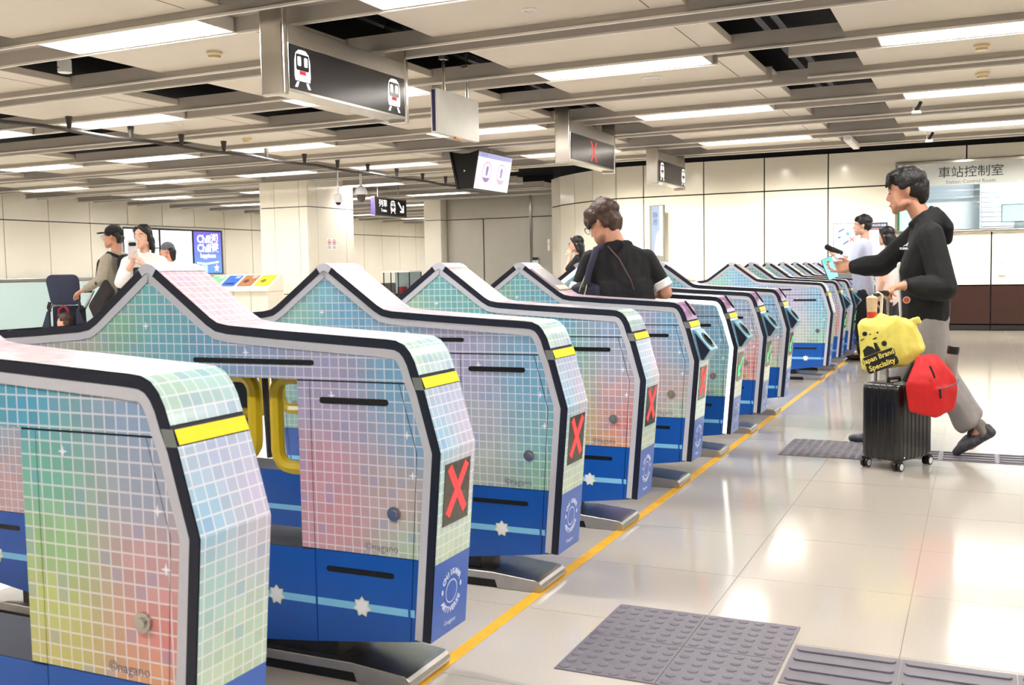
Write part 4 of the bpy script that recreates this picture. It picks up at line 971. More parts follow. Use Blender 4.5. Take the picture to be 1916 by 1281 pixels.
def glasses(H, parent, org, m=None):
    g = MB(); k = H.s; o = Vector(org)
    for e in (1, -1):
        g.tube([H.p(.104, e*(.034+.026*math.cos(a)), .004+.021*math.sin(a)) for a in [2*math.pi*i/14 for i in range(14)]], .0018*k, 5, closed=True)
        g.tube([H.p(.103, e*.060, .01), H.p(.06, e*.079, .012), H.p(-.02, e*.084, .012)], .0016*k, 5)
    g.tube([H.p(.106, .008, .008), H.p(.106, -.008, .008)], .0018*k, 5)
    g.build('glasses', m or MATS['dark_pipe'], parent, True, org=o)
def hair_short(H, m, parent, org, fringe=.06, volume=1.0, extra=(), voxel=.007, nape=-.045):
    k = H.s
    P = [H.el(-.022, 0, .062, .098*volume, .085*volume, .084*volume), H.el(-.048, 0, .015, .072, .081, .075)]
    P.append([(H.p(.060, .05, .098), .022*k), (H.p(.060, -.05, .098), .022*k), (H.p(.078, .03, fringe+.016), .017*k), (H.p(.078, -.03, fringe+.016), .017*k), (H.p(-.02, 0, .125), .03*k)])
    for e in (1, -1): P.append([(H.p(.032, e*.066, .07), .016*k), (H.p(.022, e*.074, .018), .009*k), (H.p(-.03, e*.076, .045), .016*k)])
    P.append([(H.p(-.085, .035, -.01), .028*k), (H.p(-.085, -.035, -.01), .028*k), (H.p(-.070, .03, nape), .016*k), (H.p(-.070, -.03, nape), .016*k)])
    P += list(extra)
    return blob('hair', P, m, parent, voxel, 2, org, .004, 40)
def hand_prims(W, d, n, side, curl=(.5, .7, .5), s=1.0, thumb=None, spread=.1):
    """W wrist, d finger direction, n palm normal, side +1/-1: where the thumb leaves (along d x n)"""
    W, d, n = Vector(W), Vector(d).normalized(), Vector(n); n = (n-d*n.dot(d)).normalized(); a = d.cross(n)*side
    P = [[(W, .026*s), (W+d*.03*s+a*.022*s, .017*s), (W+d*.03*s-a*.024*s, .016*s), (W+d*.085*s+a*.030*s, .012*s), (W+d*.08*s-a*.032*s, .011*s)]]
    for i, (x, ln) in enumerate(((.030, .94), (.010, 1.05), (-.011, .98), (-.031, .78))):
        p = W+d*(.086-.004*abs(i-1))*s+a*x*s; th = 0; dd = d; r = .0098*s
        for j, L in enumerate((.042, .026, .021)):
            th += curl[j]*(1+.06*i); dd = (d*math.cos(th)+n*math.sin(th)+a*(1.5-i)*spread*.1).normalized()
            q = p+dd*L*ln*s; P.append([(p, r), (q, r*.93)]); p = q; r *= .93
    t0 = W+d*.022*s+a*.026*s; t1, t2 = thumb or ((.55, .75, .35), (.9, .2, .45))
    v1 = (d*t1[0]+a*t1[1]+n*t1[2]).normalized(); v2 = (d*t2[0]+a*t2[1]+n*t2[2]).normalized()
    p1 = t0+v1*.042*s; P += [[(t0, .0145*s), (p1, .0108*s)], [(p1, .0108*s), (p1+v2*.034*s, .0088*s)]]
    return P
def limb(*pts): return [[pts[i], pts[i+1]] for i in range(len(pts)-1)]
def torso(B, sh, hip, shw, depth, hw, lean=0.0):
    return [[(B.L(lean, shw-.06, sh-.05), .06), (B.L(lean, -shw+.06, sh-.05), .06), (B.L(lean+.02, .09, sh-.28), depth), (B.L(lean+.02, -.09, sh-.28), depth)],
            [(B.L(lean+.02, .09, sh-.28), depth*.95), (B.L(lean+.02, -.09, sh-.28), depth*.95), (B.L(lean*.4, hw-.09, hip), depth*.92), (B.L(lean*.4, -hw+.09, hip), depth*.92)]]
def shoe(B, f, l, m, parent, org, u=0.0, tilt=0.0):
    def q(a, b, c): 
        x = a-.17; return B.L(f+.17+x*math.cos(tilt)+c*math.sin(tilt)*.0, l+b, u+c*math.cos(tilt)-x*math.sin(tilt))
    return blob('shoe', [[(q(-.04, 0, .04), .036), (q(.06, .01, .036), .038), (q(.19, .0, .026), .026), (q(.12, .025, .025), .025), (q(.12, -.025, .025), .025)], [(q(-.03, 0, .05), .036), (q(.01, 0, .085), .035)]], m, parent, .009, 2, org)

# ---------------------------------------------------------------- walking man with the suitcase
B = Body(-.30, 6.62, math.pi)            # faces -x; his left side is towards -y
org = B.b
man = thing('person', 'man walking to the gates in a black hooded jacket and grey trousers', 'person', org)
H = HeadF((-.405, 6.60, 1.574), (-1, -.02), .13, 1.06)
V3 = Vector
neckb = V3((-.315, 6.61, 1.42))
P = head_prims(H, neckb, .050)
P += [[(V3((-.29, 6.46, 1.30)), .05), (V3((-.31, 6.78, 1.30)), .05), (V3((-.27, 6.61, 1.0)), .10), (V3((-.26, 6.61, .80)), .10)]]
Lsh, Lel, Lwr = V3((-.262, 6.425, 1.315)), V3((-.195, 6.36, 1.0)), V3((-.385, 6.235, 1.020))
Rsh, Rel, Rwr = V3((-.345, 6.79, 1.325)), V3((-.555, 6.83, 1.135)), V3((-.735, 6.80, 1.128))
P += limb((Lsh, .045), (Lel, .038), (Lwr, .025)) + limb((Rsh, .045), (Rel, .038), (Rwr, .026))
P += hand_prims(Lwr, (-.72, -.55, -.16), (.25, .05, -1), -1, (.55, .9, .7), 1.02, ((.75, .45, .45), (.8, -.15, .6)))
P += hand_prims(Rwr, (-1, -.05, .02), (.1, -1, .1), 1, (.35, .45, .35), 1.02, ((.7, .6, .5), (.95, .0, .35)))
Lhip, Lkn, Lan = V3((-.265, 6.52, .76)), V3((-.165, 6.47, .43)), V3((.018, 6.455, .175))
Rhip, Rkn, Ran = V3((-.27, 6.72, .76)), V3((-.43, 6.76, .43)), V3((-.575, 6.79, .085))
P += limb((Lhip, .07), (Lkn, .048), (Lan, .034)) + limb((Rhip, .07), (Rkn, .048), (Ran, .034))
P += [[(Lan, .03), (V3((.045, 6.452, .135)), .03), (V3((-.03, 6.45, .07)), .026)], [(Ran, .03), (V3((-.56, 6.79, .05)), .028), (V3((-.64, 6.79, .04)), .026)]]
blob('body', P, SKIN, man, .006, 5, org)
face(H, man, org, closed=True)
hair_short(H, HAIRB, man, org, .062, 1.06, [[(H.p(.07, .03, .100), .026), (H.p(.092, .0, .070), .016), (H.p(.10, .02, .045), .008), (H.p(.02, -.02, .125), .026)], [(H.p(.085, .045, .07), .014), (H.p(.082, .05, .035), .008)], [(H.p(-.06, .0, .11), .034), (H.p(-.11, .03, .03), .022), (H.p(-.11, -.03, .03), .022), (H.p(-.095, .0, -.05), .024), (H.p(-.078, .03, -.07), .018), (H.p(-.078, -.03, -.07), .018)]], nape=-.075)
# jacket
P = [[(V3((-.280, 6.47, 1.345)), .055), (V3((-.315, 6.77, 1.345)), .055), (V3((-.30, 6.61, 1.40)), .06), (V3((-.335, 6.53, 1.10)), .105), (V3((-.345, 6.70, 1.10)), .105), (V3((-.245, 6.53, 1.10)), .10), (V3((-.26, 6.70, 1.10)), .10)],
     [(V3((-.325, 6.53, 1.12)), .105), (V3((-.335, 6.70, 1.12)), .105), (V3((-.24, 6.53, 1.08)), .10), (V3((-.25, 6.70, 1.10)), .10), (V3((-.325, 6.53, .83)), .088), (V3((-.325, 6.70, .83)), .088), (V3((-.245, 6.53, .83)), .095), (V3((-.245, 6.70, .83)), .095)],
     [(V3((-.335, 6.53, .83)), .08), (V3((-.335, 6.70, .83)), .08), (V3((-.24, 6.53, .82)), .08), (V3((-.24, 6.70, .82)), .08), (V3((-.335, 6.53, .80)), .06), (V3((-.225, 6.53, .80)), .06), (V3((-.335, 6.70, .80)), .06), (V3((-.225, 6.70, .80)), .06)]]
P += limb((Lsh+V3((.0, -.005, -.005)), .078), (Lel+V3((.012, 0, .0)), .078), ) + limb((Lel+V3((.005, 0, -.005)), .078), (Lel.lerp(Lwr, .5)+V3((0, 0, -.005)), .070), (Lwr.lerp(Lel, .16), .046))
P += limb((Rsh, .076), (Rel, .072), (Rwr.lerp(Rel, .45), .066), (Rwr.lerp(Rel, .10), .050))
P += [[(V3((-.375, 6.57, 1.375)), .02), (V3((-.30, 6.535, 1.43)), .024), (V3((-.235, 6.56, 1.455)), .026), (V3((-.24, 6.53, 1.38)), .04)], [(V3((-.375, 6.66, 1.375)), .02), (V3((-.30, 6.69, 1.43)), .024), (V3((-.235, 6.665, 1.455)), .026), (V3((-.24, 6.69, 1.38)), .04)],
      [(V3((-.262, 6.56, 1.472)), .016), (V3((-.262, 6.66, 1.472)), .016), (V3((-.215, 6.55, 1.42)), .034), (V3((-.215, 6.67, 1.42)), .034), (V3((-.170, 6.56, 1.355)), .034), (V3((-.170, 6.66, 1.355)), .034), (V3((-.172, 6.61, 1.28)), .03), (V3((-.23, 6.61, 1.34)), .05)]]
jk = blob('jacket', P, BLKC, man, .008, 3, org, .006, 11)
LOGO = mat('logo_grey', (206, 206, 208), .5, emit=.08, grain=.02)
lo = MB(); Uo, Vo, Oo = V3((1, -.12, 0)).normalized(), V3((-.1, 0, 1)).normalized(), V3((-.405, 6.452, 1.232))
t_ = text_mb('PUMA', .017, Oo, Uo, Vo, .002, bold=.0012); lo.add(t_.v, t_.f)
lo.solid([(-.004,.012),(.004,.020),(.012,.024),(.022,.030),(.031,.040),(.026,.026),(.022,.018),(.020,.012),(.016,.018),(.008,.016)], Oo, Uo, Vo, .002)
lo.build('logo', LOGO, man, org=org)
bd = MB().solid(disc(0, 0, .021), V3((-.385, 6.418, .928)), V3((1, -.05, 0)), V3((0, 0, 1)), .003).build('badge', mat('badge_cream', (226, 206, 186), .5, grain=.02), man, org=org)
MB().solid(disc(0, 0, .016), V3((-.385, 6.4148, .928)), V3((1, -.05, 0)), V3((0, 0, 1)), .001).build('badge_mark', mat('badge_orange', (206, 92, 62), .5, grain=.05), bd, org=org)
# white T-shirt showing at the open front, watch and bracelet
blob('shirt', [[(V3((-.442, 6.58, 1.14)), .012), (V3((-.442, 6.66, 1.14)), .016), (V3((-.425, 6.575, .82)), .012), (V3((-.425, 6.66, .82)), .014)]], WHT, man, .007, 2, org)
wt = Lwr.lerp(Lel, .06); dv = (Lwr-Lel).normalized(); e1 = dv.cross(V3((0,0,1))).normalized(); e2 = e1.cross(dv)
MB().tube([wt+(e1*math.cos(a)+e2*math.sin(a))*.031 for a in [2*math.pi*i/16 for i in range(16)]], .007, 6, closed=True).build('watch', BLACK, man, True, org=org)
MB().tube([wt+dv*.016+(e1*math.cos(a)+e2*math.sin(a))*.030 for a in [2*math.pi*i/16 for i in range(16)]], .003, 6, closed=True).build('bracelet', STEEL, man, True, org=org)
P = [[(V3((-.30, 6.54, .80)), .085), (V3((-.30, 6.70, .80)), .085), (V3((-.235, 6.54, .80)), .085), (V3((-.235, 6.70, .80)), .085), (Lhip, .09), (Rhip, .09)]]
P += [[(Lhip+V3((.01, 0, 0)), .10), (Lkn+V3((-.025, 0, .02)), .102)], [(Lkn+V3((-.025, 0, .02)), .102), (V3((-.075, 6.46, .29)), .088)], [(V3((-.075, 6.46, .29)), .088), (V3((-.082, 6.46, .185)), .04), (V3((-.075, 6.46, .17)), .03), (V3((.005, 6.46, .265)), .032), (V3((-.03, 6.50, .215)), .04), (V3((-.03, 6.42, .215)), .04)]]
P += [[(Rhip, .09), (Rkn, .078)], [(Rkn, .078), (Ran+V3((.02, 0, .06)), .066)]]
blob('trousers', P, GREYT, man, .009, 3, org, .006, 10, 3)
blob('sock', [[(Lan+V3((-.004, 0, .02)), .040), (V3((.045, 6.452, .14)), .037)]], mat('grey_sock', (132, 122, 116), .9, grain=.08), man, .008, 2, org)
SHOEM = mat('dark_camo_shoe', (70, 70, 78), .5, grain=.75, gscale=32)
# rear shoe on its toe, front shoe flat
s1 = V3((-.105, 6.45, .028)); s2 = V3((.075, 6.45, .155)); dd = (s2-s1).normalized(); nn = V3((-dd.z, 0, dd.x))
blob('shoe', [[(s1, .024), (s1+dd*.05+nn*.008+V3((0, .02, 0)), .030), (s1+dd*.05+nn*.008-V3((0, .02, 0)), .030), (s1+dd*.11+nn*.012, .036), (s2, .032)], [(s1+dd*.10+nn*.03, .03), (s1+dd*.05+nn*.02, .026)], [(s2+nn*.03, .028), (s2, .03)]], SHOEM, man, .007, 2, org)
MB().tube([s1+dd*.11+nn*.05+V3((0, -.036, 0)), s1+dd*.16+nn*.075+V3((0, -.037, 0)), s1+dd*.17+nn*.085+V3((0, 0, 0)), s1+dd*.16+nn*.075+V3((0, .037, 0)), s1+dd*.11+nn*.05+V3((0, .036, 0))], .008, 6).build('ankle_strap', BLACK, man, True, org=org)
blob('shoe', [[(V3((-.545, 6.79, .036)), .034), (V3((-.62, 6.80, .034)), .034), (V3((-.73, 6.79, .024)), .024), (V3((-.66, 6.765, .03)), .028), (V3((-.66, 6.815, .03)), .028)], [(V3((-.55, 6.79, .07)), .034), (V3((-.60, 6.79, .065)), .03)]], SHOEM, man, .007, 2, org)
# his phone, tapped to the reader
t = thing('phone', 'phone with a pale blue screen held out by the walking man', 'phone', (-.868, 6.765, 1.122)); t.rotation_euler = (.0, math.radians(-22), math.radians(30))
MB().solid(rrect(-.037, -.072, .037, .072, .01), (0, .004, 0), (1,0,0), (0,0,1), .008).build('body', mat('phone_navy', (30, 40, 62), .3, grain=.05), t, bevel=.0015)
MB().solid(rrect(-.034, -.069, .034, .069, .008), (0, -.0042, 0), (1,0,0), (0,0,1), .0006).build('screen', mat('phone_screen', (130, 196, 236), .2, emit=.5, grain=.02), t)
MB().solid(rrect(-.030, .038, .030, .066, .006), (0, -.0049, 0), (1,0,0), (0,0,1), .0004).build('screen_card', mat('phone_teal', (90, 196, 166), .2, emit=.4, grain=.02), t)
# bags on the suitcase
YB = mat('yellow_bag', (244, 232, 112), .42, coat=.15, grain=.06, gscale=9, bump=.35, bscale=16)
yb = thing('shopping_bag', 'bulging yellow plastic carrier bag printed in black, on top of the suitcase', 'bag', (-.45, 6.08, .5))
o_ = V3((-.45, 6.08, .5))
P = [[(V3((-.575, 6.02, .56)), .022), (V3((-.60, 6.02, .80)), .025), (V3((-.53, 6.03, .835)), .02), (V3((-.41, 5.99, .835)), .02), (V3((-.34, 6.02, .79)), .025), (V3((-.295, 6.04, .665)), .025), (V3((-.37, 6.03, .59)), .022), (V3((-.44, 5.975, .60)), .02), (V3((-.47, 5.975, .78)), .02),
      (V3((-.575, 6.14, .57)), .022), (V3((-.59, 6.14, .80)), .03), (V3((-.34, 6.14, .79)), .03), (V3((-.30, 6.15, .67)), .03)],
     [(V3((-.36, 6.02, .815)), .012), (V3((-.30, 6.02, .845)), .008), (V3((-.285, 6.03, .815)), .006)], [(V3((-.52, 6.05, .83)), .02), (V3((-.50, 6.06, .86)), .012), (V3((-.47, 6.06, .84)), .02)]]
blob('bag', P, YB, yb, .007, 3, o_, .007, 14, 2)
# print laid on the facing side of the bag
PU, PV = V3((.137, -.043, .06)).normalized(), V3((.02, 0, 1)); PV = (PV-PU*PV.dot(PU)).normalized(); PO = V3((-.512, 5.966, .622)); PN = PU.cross(PV)
BKP = mat('black_print', (28, 26, 22), .5, grain=.05)
PS = 1.28; PU2, PV2 = PU*PS, PV*PS
m = MB(); m.solid(rrect(-.066, -.020, .086, .018, .012), PO, PU2, PV2, .002); m.solid(rrect(-.06, -.058, .086, -.018, .012), PO, PU2, PV2, .002)
for (x, z, rx, rz) in ((.055, .045, .012, .012), (-.01, .115, .011, .010), (-.058, .085, .008, .012), (.025, .08, .011, .003), (-.045, .115, .009, .002), (-.03, .095, .011, .002), (.045, .10, .004, .004), (.012, .105, .006, .002), (-.06, .112, .003, .005)): m.solid(disc(x, z, rx, rz, 14), PO, PU2, PV2, .002)
m.solid([(-.05, .022), (-.045, .05), (-.02, .062), (.0, .05), (.008, .03), (.012, .065), (.024, .06), (.028, .022)], PO, PU2, PV2, .002); m.build('print', BKP, yb, org=o_)
m = text_mb('Japan Brand', .031*PS, PO+PN*.0022+PU2*.010, PU, PV, .001, bold=.0008); n2 = text_mb('Speciality', .033*PS, PO+PN*.0022+PV2*-.037+PU2*.012, PU, PV, .001, bold=.0008); m.add(n2.v, n2.f); m.build('lettering', YB, yb, org=o_)
RED = mat('red_nylon', (204, 18, 20), .6, grain=.06, gscale=10, bump=.25, bscale=14)
ca, cb = V3((.889, -.457, 0)), V3((.507, .863, 0))
rb = thing('backpack', 'red backpack hanging against the side of the black suitcase', 'backpack', (-.24, 5.93, .32)); o_ = V3((-.24, 5.93, .32))
c0 = V3((-.318, 6.018, 0))+ca*.115-cb*.075
def bp(a, b, z): return c0+ca*a+cb*b+V3((0, 0, z))
P = [[(bp(.0, -.10, .37), .035), (bp(.0, .07, .37), .035), (bp(.09, -.06, .345), .03), (bp(.10, .06, .37), .03), (bp(.0, -.13, .50), .03), (bp(.0, .11, .52), .035), (bp(.07, -.09, .50), .03), (bp(.085, .10, .51), .035), (bp(.0, -.05, .62), .03), (bp(.02, .05, .63), .03), (bp(.05, .0, .60), .03)],
     [(bp(.105, -.06, .36), .022), (bp(.115, .065, .385), .022), (bp(.105, -.07, .46), .022), (bp(.115, .09, .475), .022)]]
blob('pack', P, RED, rb, .011, 12, o_, .007, 12, 5)
MB().tube([bp(.128, -.085, .478), bp(.135, -.02, .482), bp(.140, .06, .50), bp(.125, .105, .515)], .004, 6).build('zip', mat('zip_grey', (110, 104, 108), .4, .3, grain=.05), rb, True, org=o_)
MB().tube([bp(.134, -.085, .478), bp(.138, -.083, .43)], .006, 6).build('zip_puller', BLACK, rb, True, org=o_)
MB().tube([bp(.085, -.10, .60), bp(.10, -.09, .56), bp(.105, -.085, .535)], .005, 6).build('zip', BLACK, rb, True, org=o_)
MB().tube([bp(.0, -.02, .63), bp(-.05, -.03, .60), bp(-.10, -.04, .50)], .014, 8).build('strap', BLACK, rb, True, org=o_)
t = thing('water_bottle', 'clear water bottle with a black cap beside the red backpack', 'bottle', bp(.03, .175, .52)); t.rotation_euler = (0, .12, 0)
MB().lathe([(.028, 0), (.032, .01), (.032, .10), (.026, .13)], (0,0,0), 18).build('bottle', mat('bottle_grey', (170, 164, 158), .15, trans=.3, grain=.03), t, True); MB().lathe([(.03, .125), (.031, .13), (.031, .165), (.028, .168)], (0,0,0), 18).build('cap', BLACK, t, True)
t = thing('drink_cup', 'tall tan drink cup with a red lower band hung at the suitcase handle', 'cup', (-.545, 6.04, .83)); MB().lathe([(.024, 0), (.03, .10), (.032, .125), (.02, .135)], (0,0,0), 18).build('cup', mat('cup_tan', (218, 190, 152), .35, grain=.06), t, True); MB().lathe([(.0248, .002), (.0275, .045)], (0,0,0), 18).build('label', mat('cup_red', (214, 70, 48), .4, grain=.03), t, True)
MB().tube([(.0, 0, .13), (.03, .02, .155), (.05, .04, .14), (.045, .04, .02)], .008, 6).build('strap', mat('strap_cream', (238, 230, 214), .6, grain=.03), t, True)
# ---------------------------------------------------------------- woman in black between the gates, seen from behind
B = Body(-1.875, 5.56, math.radians(118)); org = B.b        # heading away from the viewer, a little to the side
wm = thing('person', 'short brown-haired person in a black polo with white cuffs, back turned, between two gates', 'person', org)
hd = V3((math.cos(math.radians(165)), math.sin(math.radians(165)), 0))
H = HeadF((-1.985, 5.60, 1.405), (hd.x, hd.y), .42, .98)
neckb = V3((-1.90, 5.58, 1.275))
P = head_prims(H, neckb, .050)
sl, sr_ = V3((-2.03, 5.485, 1.205)), V3((-1.755, 5.69, 1.205))
el, er = V3((-2.105, 5.45, .985)), V3((-1.655, 5.73, 1.0)); wl_, wr_ = V3((-2.09, 5.68, .97)), V3((-1.79, 5.86, .99))
P += [[(V3((-1.98, 5.52, 1.19)), .035), (V3((-1.81, 5.64, 1.19)), .035), (V3((-1.89, 5.58, .9)), .07), (V3((-1.88, 5.58, .7)), .08)]]
P += limb((sl, .042), (el, .040), (wl_, .026))+limb((sr_, .042), (er, .040), (wr_, .026))
P += hand_prims(wl_, (.5, .8, .1), (.5, -.3, -.6), 1, (.5, .6, .4), .92)+hand_prims(wr_, (-.7, .6, .1), (-.3, -.3, -.8), -1, (.5, .6, .4), .92)
for s in (1, -1): P += limb((B.L(0, s*.09, .75), .08), (B.L(.02, s*.09, .42), .055), (B.L(0, s*.09, .08), .036), (B.L(.12, s*.09, .035), .03))
blob('body', P, SKIN, wm, .007, 2, org); face(H, wm, org, HAIRBR); glasses(H, wm, org)
hair_short(H, HAIRBR, wm, org, .045, 1.10, [[(H.p(.085, .02, .075), .024), (H.p(.092, -.02, .04), .018), (H.p(.072, .055, .05), .02), (H.p(.078, .05, .01), .012)], [(H.p(.02, .075, .08), .022), (H.p(.05, .074, .02), .014), (H.p(-.02, .08, .05), .018)], [(H.p(-.09, 0, .06), .045), (H.p(-.03, 0, .12), .045)], [(H.p(-.078, .04, -.02), .024), (H.p(-.078, -.04, -.02), .024), (H.p(-.066, .035, -.06), .018), (H.p(-.066, -.035, -.06), .018)], [(H.p(-.03, .07, .04), .02), (H.p(-.055, .066, -.03), .014)]], .007, -.06)
P = [[(V3((-2.01, 5.50, 1.205)), .047), (V3((-1.775, 5.67, 1.205)), .047), (V3((-1.975, 5.525, 1.0)), .088), (V3((-1.81, 5.64, 1.0)), .088), (V3((-1.90, 5.58, 1.262)), .055)],
     [(V3((-1.98, 5.525, 1.02)), .10), (V3((-1.80, 5.64, 1.02)), .10), (V3((-1.98, 5.52, .76)), .115), (V3((-1.79, 5.645, .76)), .115)]]
P += limb((sl, .054), (sl.lerp(el, .66), .054))+limb((sr_, .054), (sr_.lerp(er, .66), .054))
P += [[(V3((-1.95, 5.555, 1.285)), .02), (V3((-1.89, 5.545, 1.30)), .02), (V3((-1.835, 5.61, 1.285)), .02), (V3((-1.90, 5.63, 1.27)), .02)], [(V3((-1.945, 5.53, 1.285)), .022), (V3((-1.86, 5.535, 1.29)), .022), (V3((-1.90, 5.53, 1.25)), .03)]]
blob('polo_shirt', P, BLKC, wm, .008, 3, org, .006, 12, 1)
for (a, b) in ((sl, el), (sr_, er)): MB().tube([a.lerp(b, .66), a.lerp(b, .69), a.lerp(b, .84), a.lerp(b, .86)], [.052, .060, .062, .058], 18).build('cuff', WHT, wm, True, org=org)
P = []
for s in (1, -1): P += limb((B.L(0, s*.09, .74), .1), (B.L(.01, s*.09, .42), .08), (B.L(0, s*.09, .1), .065))
blob('trousers', P, mat('dark_trousers', (44, 44, 52), .85, grain=.1), wm, .011, 3, org)
for s in (1, -1): shoe(B, -.02, s*.09, BLACK, wm, org)
bg = thing('shoulder_bag', 'dark navy shoulder bag with pale piping under the arm of the person in black', 'bag', (-2.06, 5.42, 1.0)); o_ = V3((-2.06, 5.42, 1.0)); NVC = mat('navy_canvas', (34, 36, 58), .7, grain=.1)
blob('bag', [[(V3((-2.09, 5.39, 1.03)), .028), (V3((-1.98, 5.42, 1.03)), .028), (V3((-2.06, 5.44, 1.06)), .028), (V3((-2.10, 5.38, .85)), .035), (V3((-1.97, 5.42, .85)), .035)]], NVC, bg, .008, 3, o_, .004, 12)
MB().tube([V3((-2.02, 5.385, 1.06)), V3((-2.0, 5.40, 1.16)), V3((-1.985, 5.455, 1.255)), V3((-1.97, 5.52, 1.275)), V3((-1.98, 5.60, 1.22))], .020, 8).build('strap', NVC, bg, True, org=o_)
for dx in (-.055, .005): MB().tube([V3((-2.035+dx*.6, 5.372, .98)), V3((-2.02+dx*.6, 5.375, 1.04)), V3((-2.0+dx*.3, 5.388, 1.13))], .0035, 6).build('piping', mat('pale_piping', (214, 206, 150), .5, grain=.05), bg, True, org=o_)
MB().tube([V3((-1.93, 5.50, 1.275)), V3((-1.86, 5.495, 1.20)), V3((-1.80, 5.52, 1.08)), V3((-1.775, 5.55, .96)), V3((-1.77, 5.56, .85))], .0055, 6).build('thin_cord', mat('plum_cord', (84, 58, 66), .6, grain=.1), bg, True, org=o_)

# ---------------------------------------------------------------- generic bystander
def bystander(x, y, heading, h, label, top, hair, skin=SKINF, longhair=False, cap=None, bottom=None, headdir=None, pitch=.0, arms=None, glass=False, sleeve=1.0, vox=.011, shw=.21, fw_=.09, hm=HAIRB):
    B = Body(x, y, math.radians(heading)); org = B.b; k = h/1.7
    t = thing('person', label, 'person', org)
    hd = math.radians(heading if headdir is None else headdir)
    H = HeadF(B.L(.02, 0, h-.125*k), (math.cos(hd), math.sin(hd)), pitch, .97*k)
    sh = h*.82; P = head_prims(H, B.L(-.01, 0, sh+.01), .048)
    arms = arms or {}
    S = {s: B.L(0, s*(shw-.045)*k, sh-.06) for s in (1, -1)}
    A = {}
    for s in (1, -1):
        e, w = arms.get(s, ((-.03, s*(shw+.02), sh-.34), (.06, s*(shw+.0), sh-.58)))
        A[s] = (B.L(*e), B.L(*w)); P += limb((S[s], .042), (A[s][0], .036), (A[s][1], .024))
        d = (A[s][1]-A[s][0]).normalized()
        fd = arms.get(('hd', s)); P += hand_prims(A[s][1], B.F*fd[0]+B.Lf*fd[1]+B.U*fd[2] if fd else d, (B.Lf*-s) if abs(d.z) > .5 or fd else V3((0,0,-1)), s, (.4, .5, .4), .9*k)
    P += [[(B.L(0, .13, sh-.06), .045), (B.L(0, -.13, sh-.06), .045), (B.L(0, 0, h*.6), .1), (B.L(0, 0, h*.5), .1)]]
    for s in (1, -1): P += limb((B.L(0, s*fw_, h*.47), .07), (B.L(.02, s*fw_, h*.26), .05), (B.L(-.01, s*fw_, .08), .034), (B.L(.1, s*fw_, .03), .028))
    blob('body', P, skin, t, .008 if vox > .01 else .007, 2, org); face(H, t, org)
    G = [[(B.L(0, (shw-.05)*k, sh-.05), .055), (B.L(0, -(shw-.05)*k, sh-.05), .055), (B.L(.01, .08, sh-.28), .105), (B.L(.01, -.08, sh-.28), .105), (B.L(-.01, 0, sh), .055)],
         [(B.L(.01, .08, sh-.28), .105), (B.L(.01, -.08, sh-.28), .105), (B.L(0, .085, h*.47), .105), (B.L(0, -.085, h*.47), .105)]]
    for s in (1, -1):
        if sleeve > 0:
            q = A[s][0].lerp(A[s][1], max(0, sleeve-1) if sleeve < 2 else .8)
            G += limb((S[s], .062), (S[s].lerp(A[s][0], min(1, sleeve)), .058))
            if sleeve > 1: G += limb((A[s][0], .058), (q, .042))
    blob('top', G, top, t, .011, 3, org, .006, 10, x)
    P = []
    for s in (1, -1): P += limb((B.L(0, s*fw_, h*.48), .1), (B.L(.01, s*fw_, h*.26), .078), (B.L(-.01, s*fw_, .1), .06))
    blob('trousers', P, bottom or mat('dark_trousers', (44, 44, 52), .85, grain=.1), t, .013, 3, org)
    for s in (1, -1): shoe(B, -.03, s*fw_, BLACK, t, org)
    if longhair:
        P = [H.el(-.022, 0, .058, .100, .086, .084), H.el(-.05, 0, .0, .070, .084, .085), [(H.p(-.08, .045, -.02), .035), (H.p(-.08, -.045, -.02), .035), (H.p(-.10, .045, -longhair), .028), (H.p(-.10, -.045, -longhair), .028)]]
        for e in (1, -1): P += [[(H.p(.035, e*.066, .085), .02), (H.p(.01, e*.080, .03), .014), (H.p(-.03, e*.082, -.06), .018), (H.p(-.04, e*.075, -.10), .018)], [(H.p(.07, e*.03, .095), .018), (H.p(.05, e*.062, .05), .012)]]
        blob('hair', P, hm, t, .008, 2, org, .004, 40)
    elif hair and not cap: hair_short(H, hm, t, org, .06, 1.04)
    if cap:
        P = [H.el(-.012, 0, .060, .106, .089, .086), [(H.p(.02, .05, .058), .026), (H.p(.02, -.05, .058), .026), (H.p(-.09, 0, .04), .03)]]
        blob('hair', [[(H.p(-.085, .035, .0), .03), (H.p(-.085, -.035, .0), .03), (H.p(-.072, .03, -.05), .018), (H.p(-.072, -.03, -.05), .018)], [(H.p(-.03, .068, .045), .013), (H.p(-.08, .045, .0), .022), (H.p(-.08, .045, .04), .022)], [(H.p(-.03, -.068, .045), .013), (H.p(-.08, -.045, .0), .022), (H.p(-.08, -.045, .04), .022)]], hm, t, .008, 2, org)
        c = blob('cap', P, cap, t, .008, 2, org)
        blob('visor', [[(H.p(.09, .05, .058), .006), (H.p(.09, -.05, .058), .006), (H.p(.165, .03, .050), .006), (H.p(.165, -.03, .050), .006), (H.p(.175, 0, .052), .006)]], cap, c, .005, 1, org)
    if glass: glasses(H, t, org)
    return t, B, H, A
BEIGE = mat('beige_jacket', (166, 158, 142), .8, grain=.08, bump=.25, bscale=14)
PALEB = mat('pale_blue_shirt', (196, 206, 230), .8, grain=.04, bump=.25, bscale=14)
GREYCAP = mat('grey_cap', (92, 98, 106), .8, grain=.1)
